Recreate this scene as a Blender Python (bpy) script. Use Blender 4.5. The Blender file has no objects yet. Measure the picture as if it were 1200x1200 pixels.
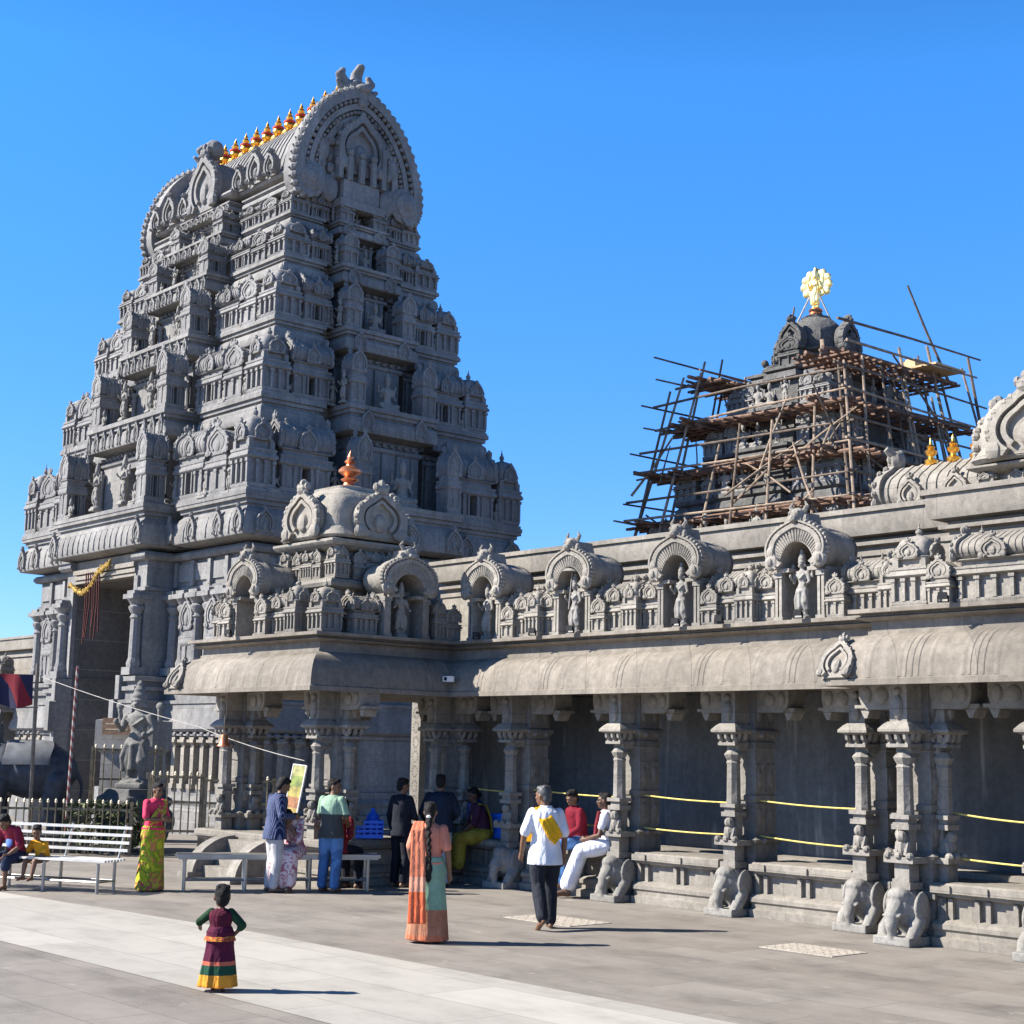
import bpy, math, random
import numpy as np
from mathutils import Matrix, Vector
S = bpy.context.scene
COL = S.collection
R = math.radians
pi = math.pi
rnd = random.Random(7)

# ---------------------------------------------------------------- camera, sky, sun
cam = bpy.data.cameras.new('camera')
camo = bpy.data.objects.new('camera', cam)
COL.objects.link(camo)
S.camera = camo
_yaw, _pit, _rol = R(48.827), R(8.959), R(1.17)
_f = Vector((-math.sin(_yaw) * math.cos(_pit), math.cos(_yaw) * math.cos(_pit), math.sin(_pit)))
_r0 = Vector((math.cos(_yaw), math.sin(_yaw), 0))
_u0 = _r0.cross(_f)
_r = _r0 * math.cos(_rol) + _u0 * math.sin(_rol)
_u = -_r0 * math.sin(_rol) + _u0 * math.cos(_rol)
camo.matrix_world = Matrix(((_r.x, _u.x, -_f.x, 0), (_r.y, _u.y, -_f.y, 0), (_r.z, _u.z, -_f.z, 2.1), (0, 0, 0, 1)))
cam.sensor_width = 36
cam.lens = 36 * 1784.55 / 1200
cam.clip_start = 0.1
cam.clip_end = 4000
S.view_settings.view_transform = 'Standard'
S.view_settings.look = 'None'
S.view_settings.gamma = 1
S.view_settings.exposure = 1.25
S.render.resolution_x = S.render.resolution_y = 1024

SUN_EL, SUN_H = R(37.5), (-0.62, -0.785)
w = bpy.data.worlds.new('World')
S.world = w
w.use_nodes = True
nt = w.node_tree
bg = nt.nodes['Background']
sky = nt.nodes.new('ShaderNodeTexSky')
sky.sky_type = 'NISHITA'
sky.sun_disc = False
sky.sun_elevation = SUN_EL
sky.sun_rotation = math.atan2(SUN_H[0], SUN_H[1])
sky.altitude = 600
sky.air_density = 1.0
sky.dust_density = 0.0
sky.ozone_density = 3.0
hs = nt.nodes.new('ShaderNodeHueSaturation')
hs.inputs['Saturation'].default_value = 1.25
nt.links.new(sky.outputs[0], hs.inputs['Color'])
tint = nt.nodes.new('ShaderNodeMix')
tint.data_type = 'RGBA'
tint.blend_type = 'MULTIPLY'
tint.inputs[0].default_value = 1.0
tint.inputs[7].default_value = (0.72, 0.98, 1.30, 1)
nt.links.new(hs.outputs[0], tint.inputs[6])
# the clear sky deepens towards the zenith
tco = nt.nodes.new('ShaderNodeTexCoord')
sxyz = nt.nodes.new('ShaderNodeSeparateXYZ')
nt.links.new(tco.outputs['Generated'], sxyz.inputs[0])
zr_ = nt.nodes.new('ShaderNodeValToRGB')
_e = zr_.color_ramp.elements
_e[0].position, _e[0].color = 0.0, (0.78, 0.70, 0.82, 1)
_e[1].position, _e[1].color = 0.8, (0.15, 0.15, 0.15, 1)
for _p, _c in ((0.16, (0.95, 0.93, 1.0, 1)), (0.42, (1.22, 1.36, 1.25, 1))):
    _k = _e.new(_p)
    _k.color = _c
nt.links.new(sxyz.outputs[2], zr_.inputs[0])
deep = nt.nodes.new('ShaderNodeMix')
deep.data_type = 'RGBA'
deep.blend_type = 'MULTIPLY'
deep.inputs[0].default_value = 1.0
nt.links.new(tint.outputs[2], deep.inputs[6])
nt.links.new(zr_.outputs[0], deep.inputs[7])
nt.links.new(deep.outputs[2], bg.inputs[0])
bg.inputs[1].default_value = 0.078
sl = bpy.data.lights.new('sun', 'SUN')
sl.energy = 5.0
sl.angle = R(0.5)
sl.color = (1.0, 0.945, 0.86)
so = bpy.data.objects.new('sun', sl)
COL.objects.link(so)
so.rotation_euler = Vector((SUN_H[0] * math.cos(SUN_EL), SUN_H[1] * math.cos(SUN_EL), math.sin(SUN_EL))).to_track_quat('Z', 'Y').to_euler()

# ---------------------------------------------------------------- materials
def _mat(name):
    m = bpy.data.materials.new(name)
    m.use_nodes = True
    return m, m.node_tree.nodes, m.node_tree.links, m.node_tree.nodes['Principled BSDF']

def _n(N, t, **kw):
    n = N.new(t)
    for k, v in kw.items():
        if k in n.inputs: n.inputs[k].default_value = v
        else: setattr(n, k, v)
    return n

def _ramp(N, pts, mode='LINEAR'):
    n = N.new('ShaderNodeValToRGB')
    cr = n.color_ramp
    cr.interpolation = mode
    while len(cr.elements) < len(pts): cr.elements.new(0.5)
    for e, (p, c) in zip(cr.elements, pts):
        e.position = p
        e.color = (*c, 1) if not isinstance(c, (int, float)) else (c, c, c, 1)
    return n

def _mix(N, L, a, b, fac, blend='MIX'):
    n = N.new('ShaderNodeMix')
    n.data_type = 'RGBA'
    n.blend_type = blend
    for s, v in ((n.inputs[0], fac), (n.inputs[6], a), (n.inputs[7], b)):
        if hasattr(v, 'links'): L.new(v, s)
        elif isinstance(v, (int, float)): s.default_value = v
        else: s.default_value = (*v, 1)
    return n.outputs[2]

def stone(name, c1, c2, carve=0.0, blocks=None, stain=0.5, rough=0.85, scale=1.0, fine=0.35, light=None, bricks=None):
    m, N, L, P = _mat(name)
    geo = _n(N, 'ShaderNodeNewGeometry')
    pos = geo.outputs['Position']
    big = _n(N, 'ShaderNodeTexNoise', Scale=0.55 * scale, Detail=5.0, Roughness=0.6)
    L.new(pos, big.inputs['Vector'])
    r1 = _ramp(N, [(0.32, tuple(x * 0.86 for x in c1)), (0.68, tuple(x * 1.08 for x in c2))])
    L.new(big.outputs[0], r1.inputs[0])
    col = r1.outputs[0]
    mid = _n(N, 'ShaderNodeTexNoise', Scale=9.0 * scale, Detail=6.0, Roughness=0.7)
    L.new(pos, mid.inputs['Vector'])
    rm = _ramp(N, [(0.3, 0.62), (0.72, 1.22)])
    L.new(mid.outputs[0], rm.inputs[0])
    col = _mix(N, L, col, rm.outputs[0], 0.8, 'MULTIPLY')
    sp = _n(N, 'ShaderNodeTexNoise', Scale=75.0, Detail=2.0)
    L.new(pos, sp.inputs['Vector'])
    rs = _ramp(N, [(0.35, 0.72), (0.65, 1.25)])
    L.new(sp.outputs[0], rs.inputs[0])
    col = _mix(N, L, col, rs.outputs[0], fine, 'MULTIPLY')
    # rain streaks: noise stretched along z
    mp = _n(N, 'ShaderNodeMapping')
    mp.inputs['Scale'].default_value = (3.2, 3.2, 0.28)
    L.new(pos, mp.inputs['Vector'])
    st = _n(N, 'ShaderNodeTexNoise', Scale=1.0, Detail=5.0, Roughness=0.65)
    L.new(mp.outputs[0], st.inputs['Vector'])
    rst = _ramp(N, [(0.42, 0.0), (0.66, 1.0)])
    L.new(st.outputs[0], rst.inputs[0])
    k = _n(N, 'ShaderNodeMath', operation='MULTIPLY')
    k.inputs[1].default_value = stain
    L.new(rst.outputs[0], k.inputs[0])
    col = _mix(N, L, col, tuple(x * 0.52 for x in c1), k.outputs[0])
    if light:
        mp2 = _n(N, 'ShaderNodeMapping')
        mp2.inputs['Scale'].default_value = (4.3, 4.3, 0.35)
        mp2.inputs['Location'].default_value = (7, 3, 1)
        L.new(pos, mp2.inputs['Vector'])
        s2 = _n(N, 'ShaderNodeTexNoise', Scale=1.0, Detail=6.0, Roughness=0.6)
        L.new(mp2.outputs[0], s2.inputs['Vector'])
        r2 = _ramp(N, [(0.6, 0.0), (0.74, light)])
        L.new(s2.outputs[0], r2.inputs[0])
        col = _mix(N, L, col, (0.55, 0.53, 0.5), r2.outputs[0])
    if bricks:
        # dressed blocks: each with its own tone, thin joints
        sb = _n(N, 'ShaderNodeSeparateXYZ'); L.new(pos, sb.inputs[0])
        ab = _n(N, 'ShaderNodeMath', operation='ADD'); L.new(sb.outputs[0], ab.inputs[0]); L.new(sb.outputs[1], ab.inputs[1])
        cb = _n(N, 'ShaderNodeCombineXYZ'); L.new(ab.outputs[0], cb.inputs[0]); L.new(sb.outputs[2], cb.inputs[1])
        bk = _n(N, 'ShaderNodeTexBrick', Scale=1.0)
        for k_, v_ in (('Mortar Size', 0.006), ('Brick Width', bricks[0]), ('Row Height', bricks[1])): bk.inputs[k_].default_value = v_
        bk.inputs['Color1'].default_value = (0.84, 0.84, 0.85, 1); bk.inputs['Color2'].default_value = (1.12, 1.11, 1.08, 1); bk.inputs['Mortar'].default_value = (0.6, 0.6, 0.6, 1)
        L.new(cb.outputs[0], bk.inputs['Vector'])
        col = _mix(N, L, col, bk.outputs[0], 0.85, 'MULTIPLY')
    bn = _n(N, 'ShaderNodeTexNoise', Scale=38.0, Detail=5.0, Roughness=0.65)
    L.new(pos, bn.inputs['Vector'])
    b1 = _n(N, 'ShaderNodeBump', Strength=0.3, Distance=0.004)
    L.new(bn.outputs[0], b1.inputs['Height'])
    nrm = b1.outputs[0]
    if carve:
        vo = _n(N, 'ShaderNodeTexVoronoi', Scale=7.5 * scale)
        vo.feature = 'SMOOTH_F1'
        L.new(pos, vo.inputs['Vector'])
        wv = _n(N, 'ShaderNodeTexNoise', Scale=11.0 * scale, Detail=3.0, Distortion=1.6)
        L.new(pos, wv.inputs['Vector'])
        ad = _n(N, 'ShaderNodeMath', operation='ADD')
        L.new(vo.outputs['Distance'], ad.inputs[0])
        L.new(wv.outputs[0], ad.inputs[1])
        b2 = _n(N, 'ShaderNodeBump', Strength=carve, Distance=0.05 / scale)
        L.new(ad.outputs[0], b2.inputs['Height'])
        L.new(nrm, b2.inputs['Normal'])
        nrm = b2.outputs[0]
    if blocks:
        # joints between courses: horizontal lines every blocks metres
        sx = _n(N, 'ShaderNodeSeparateXYZ')
        L.new(pos, sx.inputs[0])
        dv = _n(N, 'ShaderNodeMath', operation='DIVIDE')
        dv.inputs[1].default_value = blocks
        L.new(sx.outputs[2], dv.inputs[0])
        fr = _n(N, 'ShaderNodeMath', operation='FRACT')
        L.new(dv.outputs[0], fr.inputs[0])
        rj = _ramp(N, [(0.0, 1.0), (0.012, 1.0), (0.03, 0.0)])
        L.new(fr.outputs[0], rj.inputs[0])
        kj = _n(N, 'ShaderNodeMath', operation='MULTIPLY')
        kj.inputs[1].default_value = 0.45
        L.new(rj.outputs[0], kj.inputs[0])
        col = _mix(N, L, col, (0.42, 0.41, 0.39), kj.outputs[0])
    L.new(col, P.inputs['Base Color'])
    L.new(nrm, P.inputs['Normal'])
    P.inputs['Roughness'].default_value = rough
    P.inputs['Specular IOR Level'].default_value = 0.25
    return m

def plain(name, c, rough=0.6, metal=0.0, var=0.25, scale=12.0, bump=0.0, spec=0.4):
    m, N, L, P = _mat(name)
    tc = _n(N, 'ShaderNodeTexCoord')
    no = _n(N, 'ShaderNodeTexNoise', Scale=scale, Detail=4.0)
    L.new(tc.outputs['Object'], no.inputs['Vector'])
    r = _ramp(N, [(0.3, 1 - var), (0.7, 1 + var)])
    L.new(no.outputs[0], r.inputs[0])
    L.new(_mix(N, L, c, r.outputs[0], 1.0, 'MULTIPLY'), P.inputs['Base Color'])
    P.inputs['Roughness'].default_value = rough
    P.inputs['Metallic'].default_value = metal
    P.inputs['Specular IOR Level'].default_value = spec
    if bump:
        b = _n(N, 'ShaderNodeBump', Strength=bump, Distance=0.02)
        L.new(no.outputs[0], b.inputs['Height'])
        L.new(b.outputs[0], P.inputs['Normal'])
    return m

def cloth(name, c, bands=None, pattern=None, stripe=None, wr=0.6, pscale=9.0, rough=0.85, pmix=0.2):
    """fabric: bands = [(z, colour)...] by height, pattern = second colour in blotches, stripe = (colour, frequency), folds as bump"""
    m, N, L, P = _mat(name)
    tc = _n(N, 'ShaderNodeTexCoord')
    ob = tc.outputs['Object']
    sx = _n(N, 'ShaderNodeSeparateXYZ')
    L.new(ob, sx.inputs[0])
    col = None
    if pattern:
        no = _n(N, 'ShaderNodeTexNoise', Scale=pscale, Detail=2.0, Distortion=0.8)
        L.new(ob, no.inputs['Vector'])
        pts = [(0.0, c)]
        st = 1.0 / (len(pattern) + 1)
        for i, pc in enumerate(pattern): pts.append((0.34 + 0.32 * (i + 0.5) / len(pattern), pc))
        r = _ramp(N, pts, 'CONSTANT')
        L.new(no.outputs[0], r.inputs[0])
        col = r.outputs[0]
    if stripe:
        wv = _n(N, 'ShaderNodeTexWave', Scale=stripe[1], Distortion=0.05)
        wv.bands_direction = 'X'
        L.new(ob, wv.inputs['Vector'])
        r = _ramp(N, [(0.0, c), (0.8, stripe[0])], 'CONSTANT')
        L.new(wv.outputs[0], r.inputs[0])
        col = r.outputs[0]
    if bands:
        z = _n(N, 'ShaderNodeMath', operation='MULTIPLY')
        z.inputs[1].default_value = 0.5
        L.new(sx.outputs[2], z.inputs[0])
        r = _ramp(N, [(max(0, p / 2), q) for p, q in bands], 'CONSTANT')
        L.new(z.outputs[0], r.inputs[0])
        if col is not None:
            col = _mix(N, L, r.outputs[0], col, pmix)
        else:
            col = r.outputs[0]
    n2 = _n(N, 'ShaderNodeTexNoise', Scale=5.0, Detail=4.0)
    L.new(ob, n2.inputs['Vector'])
    r2 = _ramp(N, [(0.3, 0.82), (0.7, 1.15)])
    L.new(n2.outputs[0], r2.inputs[0])
    col = _mix(N, L, col if col is not None else c, r2.outputs[0], 1.0, 'MULTIPLY')
    mp = _n(N, 'ShaderNodeMapping')
    mp.inputs['Scale'].default_value = (9, 9, 3.5)
    mp.inputs['Rotation'].default_value = (0.4, 0.3, 0)
    L.new(ob, mp.inputs['Vector'])
    n3 = _n(N, 'ShaderNodeTexNoise', Scale=1.0, Detail=3.0, Distortion=1.0)
    L.new(mp.outputs[0], n3.inputs['Vector'])
    b = _n(N, 'ShaderNodeBump', Strength=wr, Distance=0.04)
    L.new(n3.outputs[0], b.inputs['Height'])
    L.new(col, P.inputs['Base Color'])
    L.new(b.outputs[0], P.inputs['Normal'])
    P.inputs['Roughness'].default_value = rough
    P.inputs['Specular IOR Level'].default_value = 0.2
    return m

M = {}
M['hall'] = stone('hall_stone', (0.240, 0.218, 0.185), (0.296, 0.270, 0.233), stain=0.3, bricks=(1.3, 0.62))
M['hallc'] = stone('hall_carved_stone', (0.244, 0.226, 0.196), (0.296, 0.274, 0.244), carve=0.25, stain=0.3, bricks=(1.7, 0.9))
M['eave'] = stone('eave_stone', (0.212, 0.187, 0.155), (0.258, 0.229, 0.194), stain=0.5, bricks=(1.04, 1.4))
M['pier'] = stone('pier_stone', (0.185, 0.174, 0.155), (0.244, 0.229, 0.207), carve=0.25, stain=0.4, scale=1.3, bricks=(3, 0.74))
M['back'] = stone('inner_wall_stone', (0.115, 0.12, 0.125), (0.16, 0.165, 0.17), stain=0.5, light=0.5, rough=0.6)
M['tower'] = stone('tower_stone', (0.231, 0.225, 0.218), (0.275, 0.267, 0.259), stain=0.5, bricks=(0.9, 0.55))
M['towerc'] = stone('tower_carved_stone', (0.223, 0.218, 0.215), (0.275, 0.267, 0.260), carve=0.3, stain=0.5, scale=1.2)
M['towerw'] = stone('tower_wall_stone', (0.193, 0.190, 0.189), (0.241, 0.236, 0.229), carve=0.15, stain=0.5, bricks=(0.95, 0.6))
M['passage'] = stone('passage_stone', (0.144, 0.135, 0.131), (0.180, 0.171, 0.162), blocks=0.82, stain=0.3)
M['dark'] = stone('dark_stone', (0.087, 0.087, 0.084), (0.127, 0.124, 0.117), carve=0.3, stain=0.4)
M['vim'] = stone('sanctum_stone', (0.113, 0.113, 0.110), (0.160, 0.156, 0.150), carve=0.6, stain=0.5)
M['fig'] = stone('figure_stone', (0.237, 0.226, 0.204), (0.289, 0.274, 0.252), carve=0.15, stain=0.25, scale=2.0)
M['figd'] = stone('dark_figure_stone', (0.090, 0.090, 0.086), (0.135, 0.133, 0.126), carve=0.3, stain=0.4, scale=2.0, rough=0.6)
M['gold'] = plain('gilded_metal', (0.95, 0.52, 0.10), 0.3, 1.0, 0.15, 6)
M['copper'] = plain('copper_metal', (0.62, 0.24, 0.12), 0.38, 0.85, 0.2, 6)
M['red'] = plain('red_cloth_band', (0.45, 0.05, 0.02), 0.8)
# ---------------------------------------------------------------- mesh kit
class MB:
    def __init__(s): s.v = []; s.f = []
    def add(s, vs, fs, T=None):
        o = len(s.v)
        s.v.extend([tuple(T @ Vector(p)) for p in vs] if T is not None else [tuple(p) for p in vs])
        s.f.extend([tuple(i + o for i in f) for f in fs])
        return s
    def merge(s, b, T=None): return s.add(b.v, b.f, T)
    def box(s, x0, x1, y0, y1, z0, z1, T=None, tp=0.0):
        t = tp
        return s.add([(x0, y0, z0), (x1, y0, z0), (x1, y1, z0), (x0, y1, z0), (x0 + t, y0 + t, z1), (x1 - t, y0 + t, z1), (x1 - t, y1 - t, z1), (x0 + t, y1 - t, z1)],
                     [(3, 2, 1, 0), (4, 5, 6, 7), (0, 1, 5, 4), (1, 2, 6, 5), (2, 3, 7, 6), (3, 0, 4, 7)], T)
    def rings(s, rs, cap0=True, cap1=True, T=None):
        n = len(rs[0]); vs = [p for r in rs for p in r]; fs = []
        for i in range(len(rs) - 1):
            for j in range(n):
                k = (j + 1) % n
                fs.append((i * n + j, i * n + k, (i + 1) * n + k, (i + 1) * n + j))
        if cap0: fs.append(tuple(range(n))[::-1])
        if cap1: fs.append(tuple((len(rs) - 1) * n + j for j in range(n)))
        return s.add(vs, fs, T)
    def lathe(s, prof, n=12, c=(0, 0, 0), T=None, p=2.0, rot=0.0, sx=1.0, sy=1.0):
        rs = []
        for r, z in prof:
            ring = []
            for i in range(n):
                a = 2 * pi * (i + 0.5) / n + rot
                ca, sa = math.cos(a), math.sin(a)
                if p != 2:
                    ca = math.copysign(abs(ca) ** (2 / p), ca); sa = math.copysign(abs(sa) ** (2 / p), sa)
                ring.append((c[0] + sx * max(r, 1e-4) * ca, c[1] + sy * max(r, 1e-4) * sa, c[2] + z))
            rs.append(ring)
        return s.rings(rs, T=T)
    def sweep(s, poly, prof, wts=None, cap0=True, cap1=True, T=None):
        return s.rings([[(*q, z) for q in offs(poly, o, wts)] for o, z in prof], cap0, cap1, T)
    def sph(s, c, r, n=10, m=7, T=None, rot=None):
        rx, ry, rz = (r, r, r) if isinstance(r, (int, float)) else r
        rs = []
        for i in range(m + 1):
            t = pi * (0.02 + 0.96 * i / m) - pi / 2
            rs.append([(math.cos(t) * math.cos(2 * pi * j / n) * rx, math.cos(t) * math.sin(2 * pi * j / n) * ry, math.sin(t) * rz) for j in range(n)])
        A = Matrix.Translation(c)
        if rot is not None: A = A @ rot.to_4x4()
        if T is not None: A = T @ A
        return s.rings(rs, T=A)
    def tube(s, pts, rad, n=8, T=None, balls=False):
        pts = [Vector(p) for p in pts]
        if isinstance(rad, (int, float)): rad = [rad] * len(pts)
        d0 = (pts[1] - pts[0]).normalized()
        ref = Vector((0, 0, 1)) if abs(d0.z) < 0.9 else Vector((0, 1, 0))
        rs = []
        for i, p in enumerate(pts):
            d = (pts[min(i + 1, len(pts) - 1)] - pts[max(i - 1, 0)]).normalized()
            a = d.cross(ref)
            a = a.normalized() if a.length > 1e-5 else Vector((1, 0, 0))
            b = a.cross(d); ref = b if abs(b.dot(d)) < 0.9 else ref
            rs.append([tuple(p + (a * math.cos(2 * pi * j / n) - b * math.sin(2 * pi * j / n)) * rad[i]) for j in range(n)])
        s.rings(rs, T=T)
        if balls:
            for p, r in zip(pts, rad): s.sph(p, r, 8, 6, T)
        return s
    def xprism(s, out, y0, y1, T=None):
        """outline (x, z) extruded along y"""
        return s.rings([[(x, y0, z) for x, z in out], [(x, y1, z) for x, z in out]], T=T)
    def band(s, outer, inner, y0, y1, T=None):
        """arch band: strip between two open outlines (x, z), extruded y0 (front) .. y1"""
        n = len(outer)
        vs = [(x, y0, z) for x, z in outer] + [(x, y0, z) for x, z in inner] + [(x, y1, z) for x, z in outer] + [(x, y1, z) for x, z in inner]
        fs = []
        for i in range(n - 1):
            fs += [(i, i + 1, n + i + 1, n + i), (2 * n + i + 1, 2 * n + i, 3 * n + i, 3 * n + i + 1), (i + 1, i, 2 * n + i, 2 * n + i + 1), (n + i, n + i + 1, 3 * n + i + 1, 3 * n + i)]
        fs += [(0, n, 3 * n, 2 * n), (n - 1, 3 * n - 1, 4 * n - 1, 2 * n - 1)]
        return s.add(vs, fs, T)
    def build(s, name, mat, parent=None, sharp=32, loc=None):
        me = bpy.data.meshes.new(name)
        me.from_pydata(s.v, [], s.f)
        fix(me, sharp)
        me.materials.append(mat)
        o = bpy.data.objects.new(name, me)
        COL.objects.link(o)
        if parent is not None: o.parent = parent
        if loc is not None: o.location = loc
        return o

import bmesh
def fix(me, sharp=32):
    bm = bmesh.new(); bm.from_mesh(me)
    bmesh.ops.recalc_face_normals(bm, faces=bm.faces)
    bm.to_mesh(me); bm.free()
    if sharp:
        me.shade_smooth()
        me.set_sharp_from_angle(angle=R(sharp))

def offs(poly, d, w=None):
    n = len(poly); out = []
    for i in range(n):
        p, q, r = poly[i - 1], poly[i], poly[(i + 1) % n]
        x, y = q
        for a, b, k in ((p, q, (i - 1) % n), (q, r, i)):
            dx, dy = b[0] - a[0], b[1] - a[1]; l = math.hypot(dx, dy) or 1
            f = d * (w[k] if w else 1)
            x += dy / l * f; y += -dx / l * f
        out.append((x, y))
    return out

def rect(a, b, x=0, y=0): return [(x - a, y - b), (x + a, y - b), (x + a, y + b), (x - a, y + b)]
def baypoly(a, b, fb, fp, sb, sp, notch=0, nd=0, rw=0, rd=0):
    """rectangle with a projecting bay on every face (front = -y); notch = half width of a recess in the front bay"""
    f = [(-fb, -b - fp)] + ([(-notch, -b - fp), (-notch, -b - fp + nd), (notch, -b - fp + nd), (notch, -b - fp)] if notch else []) + [(fb, -b - fp)]
    if not rw:
        return [(-a, -b), (-fb, -b)] + f + [(fb, -b), (a, -b), (a, -sb), (a + sp, -sb), (a + sp, sb), (a, sb), (a, b), (fb, b), (fb, b + fp), (-fb, b + fp), (-fb, b), (-a, b), (-a, sb), (-a - sp, sb), (-a - sp, -sb), (-a, -sb)]
    # with a deep slot on either side of each bay
    return ([(-a, -b), (-fb - rw, -b), (-fb - rw, -b + rd), (-fb, -b + rd)] + f + [(fb, -b + rd), (fb + rw, -b + rd), (fb + rw, -b), (a, -b),
            (a, -sb - rw), (a - rd, -sb - rw), (a - rd, -sb), (a + sp, -sb), (a + sp, sb), (a - rd, sb), (a - rd, sb + rw), (a, sb + rw), (a, b),
            (fb, b), (fb, b + fp), (-fb, b + fp), (-fb, b), (-a, b), (-a, sb), (-a - sp, sb), (-a - sp, -sb), (-a, -sb)])

def tag(o, label=None, cat=None, group=None, kind=None):
    if label: o['label'] = label
    if cat: o['category'] = cat
    if group: o['group'] = group
    if kind: o['kind'] = kind
    return o
def empty(name, loc=(0, 0, 0), rz=0.0):
    o = bpy.data.objects.new(name, None)
    o.location = loc; o.rotation_euler = (0, 0, rz)
    COL.objects.link(o)
    return o
def inst(src, parent, loc, rz=0.0, sc=1.0, name=None):
    """a copy of one mesh object (shared data)"""
    c = src.copy()
    COL.objects.link(c)
    c.parent = parent; c.location = loc; c.rotation_euler = (0, 0, rz)
    c.scale = (sc, sc, sc) if isinstance(sc, (int, float)) else sc
    return c
def kids(o): return [c for c in bpy.data.objects if c.parent == o]
PROTO = {}
def proto(key, mb_fn, name, mat):
    """mesh data kept for copies; the object itself is only made when placed"""
    if key not in PROTO:
        mb = mb_fn()
        me = bpy.data.meshes.new(name)
        me.from_pydata(mb.v, [], mb.f); fix(me); me.materials.append(mat)
        PROTO[key] = me
    return PROTO[key]
def put(key, name, parent, loc=(0, 0, 0), rz=0.0, sc=1.0):
    o = bpy.data.objects.new(name, PROTO[key])
    COL.objects.link(o)
    o.parent = parent; o.location = loc; o.rotation_euler = (0, 0, rz)
    o.scale = (sc, sc, sc) if isinstance(sc, (int, float)) else sc
    return o

def remesh(mb, name, mat, vox, parent=None, smooth=2, deform=None):
    """fuse overlapping closed shapes into one continuous surface"""
    me = bpy.data.meshes.new(name)
    me.from_pydata(mb.v, [], mb.f)
    fix(me, None)
    o = bpy.data.objects.new(name, me)
    COL.objects.link(o)
    rm = o.modifiers.new('r', 'REMESH'); rm.mode = 'VOXEL'; rm.voxel_size = vox
    if smooth:
        sm = o.modifiers.new('s', 'SMOOTH'); sm.iterations = smooth; sm.factor = 0.5
    dg = bpy.context.evaluated_depsgraph_get()
    nm = bpy.data.meshes.new_from_object(o.evaluated_get(dg))
    o.modifiers.clear()
    o.data = nm
    bpy.data.meshes.remove(me)
    nm.name = name
    nm.shade_smooth()
    nm.materials.clear(); nm.materials.append(mat)
    if parent is not None: o.parent = parent
    return o

# ---------------------------------------------------------------- temple vocabulary
def nasi(w, h, n=26, a0=-52, pk=0.30):
    """horseshoe gable outline (x, z), base at z = 0, pointed top"""
    r = w / 2; out = []
    for i in range(n + 1):
        a = R(180 - a0 - (180 - 2 * a0) * i / n)
        x, z = r * math.cos(a), r * math.sin(a)
        z += pk * r * math.exp(-((math.degrees(a) - 90) / 16) ** 2)
        out.append((x, z))
    z0 = out[0][1]; zt = max(z for _, z in out)
    return [(x, (z - z0) * h / (zt - z0)) for x, z in out]
def scale2(o, k, c): return [(c[0] + (x - c[0]) * k, c[1] + (z - c[1]) * k) for x, z in o]

def nasi_plate(w, h, d=0.1, crest=True, lumps=11):
    """carved gable: rim, sunk tympanum, scroll knobs, crest; front towards -y, back at y = 0"""
    b = MB(); o = nasi(w, h); c = (0, h * 0.42)
    b.xprism(o, -d * 0.45, 0)
    b.band(o, scale2(o, 0.76, c), -d, -d * 0.45)
    b.band(scale2(o, 0.66, c), scale2(o, 0.52, c), -d * 0.85, -d * 0.45)
    b.sph((0, -d * 0.45, h * 0.3), (w * 0.13, d * 0.5, h * 0.2), 8, 6)
    for k in range(lumps):
        i = 1 + k * (len(o) - 3) // max(1, lumps - 1)
        x, z = o[i]
        b.sph((x * 0.99, -d * 0.75, z), (w * 0.055, d * 0.35, w * 0.055), 6, 4)
    for sx in (-1, 1):
        b.sph((sx * w * 0.42, -d * 0.8, h * 0.10), (w * 0.12, d * 0.5, w * 0.12), 8, 5)
    if crest:
        b.sph((0, -d * 0.7, h * 1.0), (w * 0.12, d * 0.6, w * 0.1), 8, 5)
        b.sph((0, -d * 0.6, h * 1.12), (w * 0.07, d * 0.5, w * 0.09), 6, 5)
        for sx in (-1, 1): b.sph((sx * w * 0.11, -d * 0.6, h * 1.07), (w * 0.05, d * 0.4, w * 0.07), 6, 4)
    return b

def finial(b, h, c, r=0.3):
    b.lathe([(r * h, 0), (r * h * 1.1, 0.08 * h), (r * h * 0.6, 0.14 * h), (r * h * 1.0, 0.3 * h), (r * h * 0.9, 0.45 * h), (r * h * 0.35, 0.56 * h), (r * h * 0.5, 0.64 * h), (r * h * 0.2, 0.74 * h), (0.01, h)], 8, c)

def pilaster(b, x, y, z0, h, w, n=8, sq=False):
    """column with pot base, capital bell and abacus"""
    k = w / 2
    b.box(x - k * 1.25, x + k * 1.25, y - k * 1.25, y + k * 1.25, z0, z0 + 0.09 * h)
    if sq:
        b.box(x - k * 0.8, x + k * 0.8, y - k * 0.8, y + k * 0.8, z0 + 0.09 * h, z0 + 0.8 * h)
    else:
        b.lathe([(k * 1.0, 0.09 * h), (k * 1.1, 0.14 * h), (k * 0.85, 0.2 * h), (k * 0.85, 0.22 * h), (k * 0.78, 0.66 * h), (k * 0.95, 0.68 * h), (k * 0.72, 0.72 * h), (k * 1.15, 0.78 * h), (k * 1.2, 0.81 * h), (k * 0.6, 0.85 * h)], n, (x, y, z0))
    b.lathe([(k * 0.7, 0.8 * h), (k * 1.0, 0.84 * h), (k * 1.55, 0.9 * h)], 4 if sq else n, (x, y, z0))
    b.box(x - k * 1.5, x + k * 1.5, y - k * 1.5, y + k * 1.5, z0 + 0.9 * h, z0 + 0.955 * h)
    b.box(x - k * 1.1, x + k * 1.1, y - k * 1.1, y + k * 1.1, z0 + 0.955 * h, z0 + h)

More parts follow.
